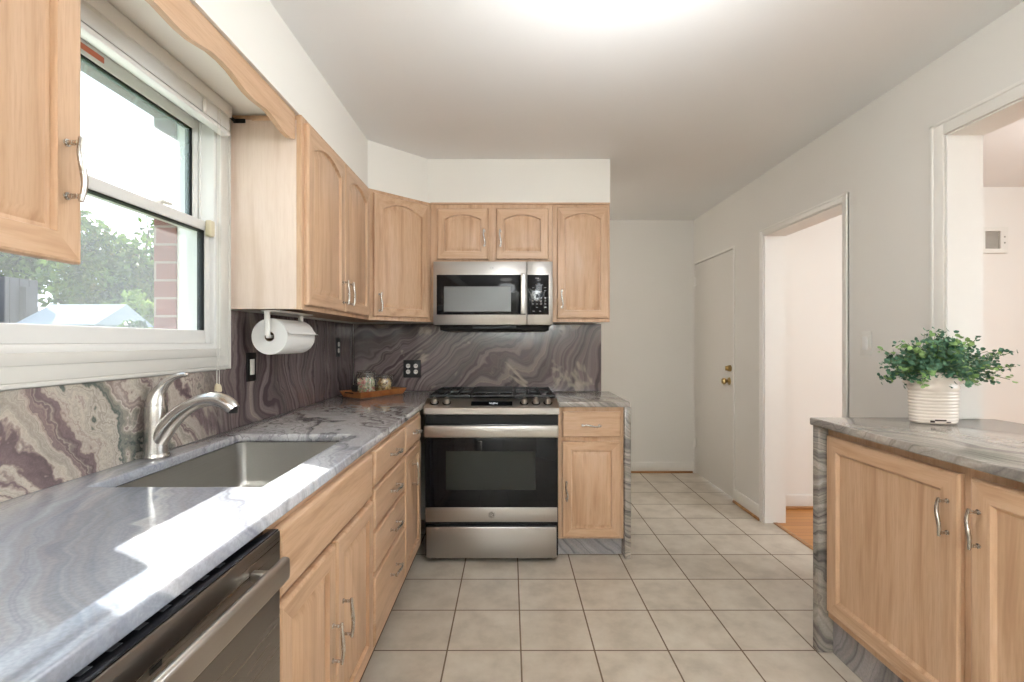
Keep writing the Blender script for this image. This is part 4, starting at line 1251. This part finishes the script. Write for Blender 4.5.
m.lathe([(0.094 * PK, 0.164), (0.050, 0.172), (0.0, 0.176)], pc, 24, caps=False, sy=0.70); m.build('moss', M_soil, PT)
for s in (-1, 1):
    m = MB(); m.tube([(pc[0] + s * 0.085, pc[1] - 0.012, pc[2] + 0.150), (pc[0] + s * 0.103, pc[1] - 0.014, pc[2] + 0.156), (pc[0] + s * 0.103, pc[1] + 0.014, pc[2] + 0.156), (pc[0] + s * 0.085, pc[1] + 0.012, pc[2] + 0.150)], 0.006, 8); m.build('lug_handle', M_ceramic, pot)
m = MB()
for a0, a1, z_, hh in ((-118, -92, 0.012, 0.006), (-128, -118, 0.006, 0.008), (-92, -80, 0.006, 0.004)):
    n_ = 8
    lp0 = [(pc[0] + 0.0990 * PK * math.cos(math.radians(a0 + (a1 - a0) * k / n_)), pc[1] + 0.0990 * PK * .72 * math.sin(math.radians(a0 + (a1 - a0) * k / n_)), pc[2] + z_) for k in range(n_ + 1)]
    lp1 = [(x, y, zz + hh) for x, y, zz in lp0]
    m.loft([lp0, lp1], cap0=False, cap1=False, closed=False)
m.build('scuff', M_scuff, pot)
rnd = random.Random(11)
stems, leaves = MB(), bmesh.new()
def leaf(bm_, c, nrm, r, mi):
    nrm = nrm.normalized()
    a = nrm.orthogonal().normalized()
    a = (Matrix.Rotation(rnd.random() * 6.28, 3, nrm) @ a)
    b = nrm.cross(a)
    vs_ = [bm_.verts.new(c + (a * math.cos(k * PI / 3) * 1.05 + b * math.sin(k * PI / 3) * .85) * r + nrm * (0.18 * r * (math.cos(k * PI / 3 * 2)))) for k in range(6)]
    f_ = bm_.faces.new(vs_); f_.material_index = mi; f_.smooth = True
top = pc + Vector((0.022, -0.01, 0.182))
for k in range(190):
    az = rnd.random() * 2 * PI
    el = math.radians(rnd.uniform(-30, 85))
    ln = rnd.uniform(0.08, 0.155) * (1.08 if math.cos(az) > 0.3 else 1.0)
    dirx = Vector((math.cos(az) * math.cos(el) * 1.25, math.sin(az) * math.cos(el) * 0.62, math.sin(el) * 0.92))
    if math.sin(el) < 0: ln *= 0.95
    root = top + Vector((rnd.uniform(-.07, .07), rnd.uniform(-.045, .045), 0))
    pts = [root]
    p = root.copy(); dv = Vector((dirx.x * .4, dirx.y * .4, 0.9)).normalized()
    for s in range(6):
        dv = (dv * 0.55 + dirx.normalized() * 0.45 + Vector((rnd.uniform(-.12, .12), rnd.uniform(-.12, .12), -0.03))).normalized()
        p = p + dv * ln / 6 * (1 + 0.25 * abs(dirx.x))
        if p.y > pc.y + 0.072: p.y = pc.y + 0.072
        pts.append(p.copy())
    stems.tube([tuple(q) for q in pts], 0.0011, 4)
    light = rnd.random() < 0.20
    for s in range(1, 7):
        for q in range(4 if s > 2 else 2):
            off = Vector((rnd.gauss(0, 1), rnd.gauss(0, .7), rnd.gauss(0, .8))).normalized() * rnd.uniform(0.008, 0.022)
            cpos = pts[s] + off
            if cpos.y > pc.y + 0.080: cpos.y = pc.y + 0.080
            leaf(leaves, cpos, Vector((rnd.uniform(-.7, .7), rnd.uniform(-.9, .4), rnd.uniform(0.1, 1))), rnd.uniform(0.006, 0.0105), 1 if (light and s > 3) or rnd.random() < .07 else 0)
mb = MB(); mb.bm.free(); mb.bm = leaves
mb.build('foliage', [M_plant_d, M_plant_l], PT, smooth=False)
stems.build('stems', leaf_mat('green_stems', srgb(84, 104, 60), srgb(110, 124, 80), 0.0), PT)

# ------------------------------------------------------------------ wall vent in the dining room, ceiling light
VT = thing('wall_vent', 'small grey louvred vent high on the dining room wall', 'vent', (3.66, YDIN, 2.03))
m = MB(); m.plate([3.552, 3.585, 3.700, 3.758], [1.934, 1.966, 2.098, 2.130], lambda u, v: not (3.585 < u < 3.700 and 1.966 < v < 2.098), YDIN - 0.022, YDIN - 0.0005, XZ)
m.build('frame', M_whiteplastic, VT, smooth=False)
for zz in (2.055, 2.010):
    m = MB(); m.lathe([(0.006, 0.0), (0.006, -0.003), (0.0, -0.0035)], (3.730, YDIN - 0.0222, zz), 10, 'Y', caps=False); m.build('screw', M_nickel, VT)
m = MB()
for k in range(9):
    zz = 1.970 + k * 0.0145
    m.box(3.584, 3.701, YDIN - 0.008, YDIN - 0.002, zz, zz + 0.009)
m.box(3.584, 3.701, YDIN - 0.0018, YDIN - 0.0006, 1.967, 2.099)
m.build('louvres', M_vent, VT, smooth=False)

lc = (0.345, 1.345, ZC)
CLt = thing('ceiling_light', 'round white dome light at the top edge on the kitchen ceiling', 'light', lc)
m = MB(); m.lathe([(0.0, -0.0005), (0.155, -0.0005), (0.155, -0.018), (0.0, -0.018)], lc, 40, caps=False); m.build('rim', M_white_trim, CLt)
m = MB(); m.lathe([(0.148, -0.019), (0.143, -0.035), (0.118, -0.060), (0.075, -0.078), (0.0, -0.085)], lc, 40, caps=False); m.build('dome', M_dome, CLt)
lamp('ceiling_light_glow', 'POINT', (lc[0], lc[1], ZC - 0.42), 12.5, (0.93, 0.97, 1.0), shadow_soft_size=0.22)
dl = (3.2, 2.2, ZC)
CL2 = thing('ceiling_light', 'added dining room ceiling light, unseen beyond the right wall, brightening that room', 'light', dl)  # fixture added out of view to light the dining room
m = MB(); m.lathe([(0.0, -0.0005), (0.155, -0.0005), (0.155, -0.018), (0.0, -0.018)], dl, 40, caps=False); m.build('rim', M_white_trim, CL2)
m = MB(); m.lathe([(0.148, -0.019), (0.143, -0.035), (0.118, -0.060), (0.075, -0.078), (0.0, -0.085)], dl, 40, caps=False); m.build('dome', M_dome, CL2)
lamp('dining_ceiling_fill', 'POINT', (dl[0], dl[1], ZC - 0.16), 12, (0.98, 0.97, 0.96), shadow_soft_size=0.10)

hl = (-0.25, 4.15, ZC)
CL3 = thing('ceiling_light', 'added side hall ceiling light, unseen behind the range wall, brightening the hall', 'light', hl)  # unseen fixture added so the hall wall gets brighter
m = MB(); m.lathe([(0.0, -0.0005), (0.155, -0.0005), (0.155, -0.018), (0.0, -0.018)], hl, 40, caps=False); m.build('rim', M_white_trim, CL3)
m = MB(); m.lathe([(0.148, -0.019), (0.143, -0.035), (0.118, -0.060), (0.075, -0.078), (0.0, -0.085)], hl, 40, caps=False); m.build('dome', M_dome, CL3)
lamp('side_hall_fill', 'POINT', (hl[0], hl[1], ZC - 0.22), 5.5, (1.0, 0.93, 0.84), shadow_soft_size=0.12)

FL = thing('added_floor_lamp', 'added tall floor lamp, unseen behind the viewer, brightening the room off the rear wall', 'floor lamp', (0.20, -1.80, 0))  # lamp added behind the camera as bounce fill for the kitchen
m = MB(); m.lathe([(0.0, 0.0005), (0.15, 0.0005), (0.15, 0.016), (0.03, 0.028), (0.0, 0.028)], (0.20, -1.80, 0), 32, caps=False); m.build('base', M_blackmat, FL)
m = MB(); m.tube([(0.20, -1.80, 0.026), (0.20, -1.80, 1.78)], 0.012, 12); m.build('pole', M_nickel, FL)
m = MB(); m.tube([(0.20, -1.80, 1.775), (0.20, -1.815, 1.80), (0.20, -1.845, 1.85)], [0.04, 0.12, 0.175], 28); m.build('lamp_shade', M_whiteplastic, FL)

# ------------------------------------------------------------------ outside the window
struct(MB().box(-60, -1.40, -20, 60, -0.62, -0.60).build('ground_outside', M_grass, smooth=False))
def leafcloud(center, rad, n, size, seed, squash=0.8, clumps=14):
    r_ = random.Random(seed)
    bm_ = bmesh.new()
    cl = []
    for k in range(clumps):
        v = Vector((r_.gauss(0, 1), r_.gauss(0, 1), r_.gauss(0, 1))).normalized() * rad * r_.uniform(0.25, 0.8)
        cl.append((Vector(center) + Vector((v.x, v.y, v.z * squash)), rad * r_.uniform(0.25, 0.5)))
    for k in range(n):
        c0, cr = r_.choice(cl)
        v = Vector((r_.gauss(0, 1), r_.gauss(0, 1), r_.gauss(0, 1))).normalized() * cr * (r_.random() ** 0.4)
        p = c0 + v
        nrm = Vector((r_.uniform(-1, 1), r_.uniform(-1, 1), r_.uniform(-.2, 1))).normalized()
        a = nrm.orthogonal().normalized(); a = Matrix.Rotation(r_.random() * 6.28, 3, nrm) @ a; b = nrm.cross(a)
        s = size * r_.uniform(0.6, 1.3)
        bm_.faces.new([bm_.verts.new(p + a * s), bm_.verts.new(p + b * s * .5), bm_.verts.new(p - a * s), bm_.verts.new(p - b * s * .5)])
    return bm_
def tree(label, x, y, h, rad, seed, n=3500, size=0.13, mat=None, group=None):
    t = thing('garden_tree', label, 'tree', (x, y, -0.6), group)
    m = MB(); m.tube([(x, y, -0.6), (x + .05, y, h * .3), (x - .04, y + .1, h * .62)], [0.17, 0.13, 0.06], 10)
    for k in range(5):
        a = k * 1.26 + seed
        m.tube([(x, y, h * .3), (x + math.cos(a) * rad * .35, y + math.sin(a) * rad * .35, h * .55), (x + math.cos(a) * rad * .6, y + math.sin(a) * rad * .6, h * .75)], [0.08, 0.05, 0.02], 6)
    m.build('trunk', M_bark, t)
    mb = MB(); mb.bm.free(); mb.bm = leafcloud((x, y, h * .58), rad, n, size, seed)
    mb.build('crown', mat or M_leaf, t, smooth=False)
def at(px, y, py):
    return ((px - 510) / 490 * y, y, HC + (342 - py) / 490 * y)
tree('tall leafy tree farthest to the left beyond the window', -15.0, 13.0, 7.6, 2.9, 1, 9000, 0.13)
tree('dense leafy tree behind the shed outside the window', -8.9, 11.6, 5.6, 2.3, 2, 9000, 0.10)
tree('leafy tree nearest the brick reveal outside the window', -10.4, 17.6, 7.2, 2.6, 3, 8000, 0.13)
def shrub(label, x, y, h, rad, seed, mat):
    t = thing('garden_shrub', label, 'shrub', (x, y, -0.6))
    m = MB()
    for k in range(4): m.tube([(x, y, -0.6), (x + math.cos(k * 1.6) * rad * .4, y + math.sin(k * 1.6) * rad * .4, h - rad * .2)], [0.03, 0.015], 6)
    m.build('stems', M_bark, t)
    mb = MB(); mb.bm.free(); mb.bm = leafcloud((x, y, h), rad, 900, 0.07, seed, 1.0, 8); mb.build('foliage', mat, t, smooth=False)
shrub('bright yellow-green shrub outside the window by the shed', -6.75, 9.05, 1.75, 0.45, 21, M_leaf_y)
shrub('green shrub low outside the window in front of the shed', -5.25, 6.75, 1.22, 0.34, 22, M_leaf)
SH = thing('garden_shed', 'small pale grey garden shed outside the window', 'shed', (-6.75, 7.8, -0.6))
m = MB(); m.box(-7.2, -6.2, 7.3, 8.3, -0.6, 1.52); m.build('walls', M_shed, SH, smooth=False)
m = MB(); m.loft([[(-7.3, 7.2, 1.52), (-7.3, 8.4, 1.52), (-7.3, 7.8, 1.86)], [(-6.1, 7.2, 1.52), (-6.1, 8.4, 1.52), (-6.1, 7.8, 1.86)]]); m.build('roof', M_shedroof, SH, smooth=False)
PL = thing('added_sun_blocker', 'added slim wooden planter on the outside sill, out of view, shaping the sun patch', 'planter', (-1.31, 1.065, 1.206))  # added out of view to block sun and shape the worktop patch
m = MB()
for a in ((-1.345, -1.337, 0.942, 1.190), (-1.283, -1.275, 0.942, 1.190), (-1.337, -1.283, 0.942, 0.950), (-1.337, -1.283, 1.182, 1.190)):
    m.box(a[0], a[1], a[2], a[3], 1.206, 1.520)
m.box(-1.337, -1.283, 0.950, 1.182, 1.206, 1.214)
m.build('box', M_fence, PL, smooth=False)
m = MB(); m.box(-1.337, -1.283, 0.950, 1.182, 1.215, 1.500); m.build('soil', M_soil, PL, smooth=False)

FN = thing('garden_fence', 'weathered grey board fence outside the left of the window', 'fence', (-7.6, 6.6, -0.6))
m = MB()
for k in range(22):
    yy = 4.6 + k * 0.15
    m.box(-7.63, -7.60, yy, yy + 0.14, -0.58, 2.25, 0.004)
m.build('boards', M_fence, FN)
for yy in (4.6, 6.1, 7.6):
    m = MB(); m.box(-7.60, -7.51, yy, yy + 0.09, -0.6, 2.12); m.build('post', M_fence, FN)
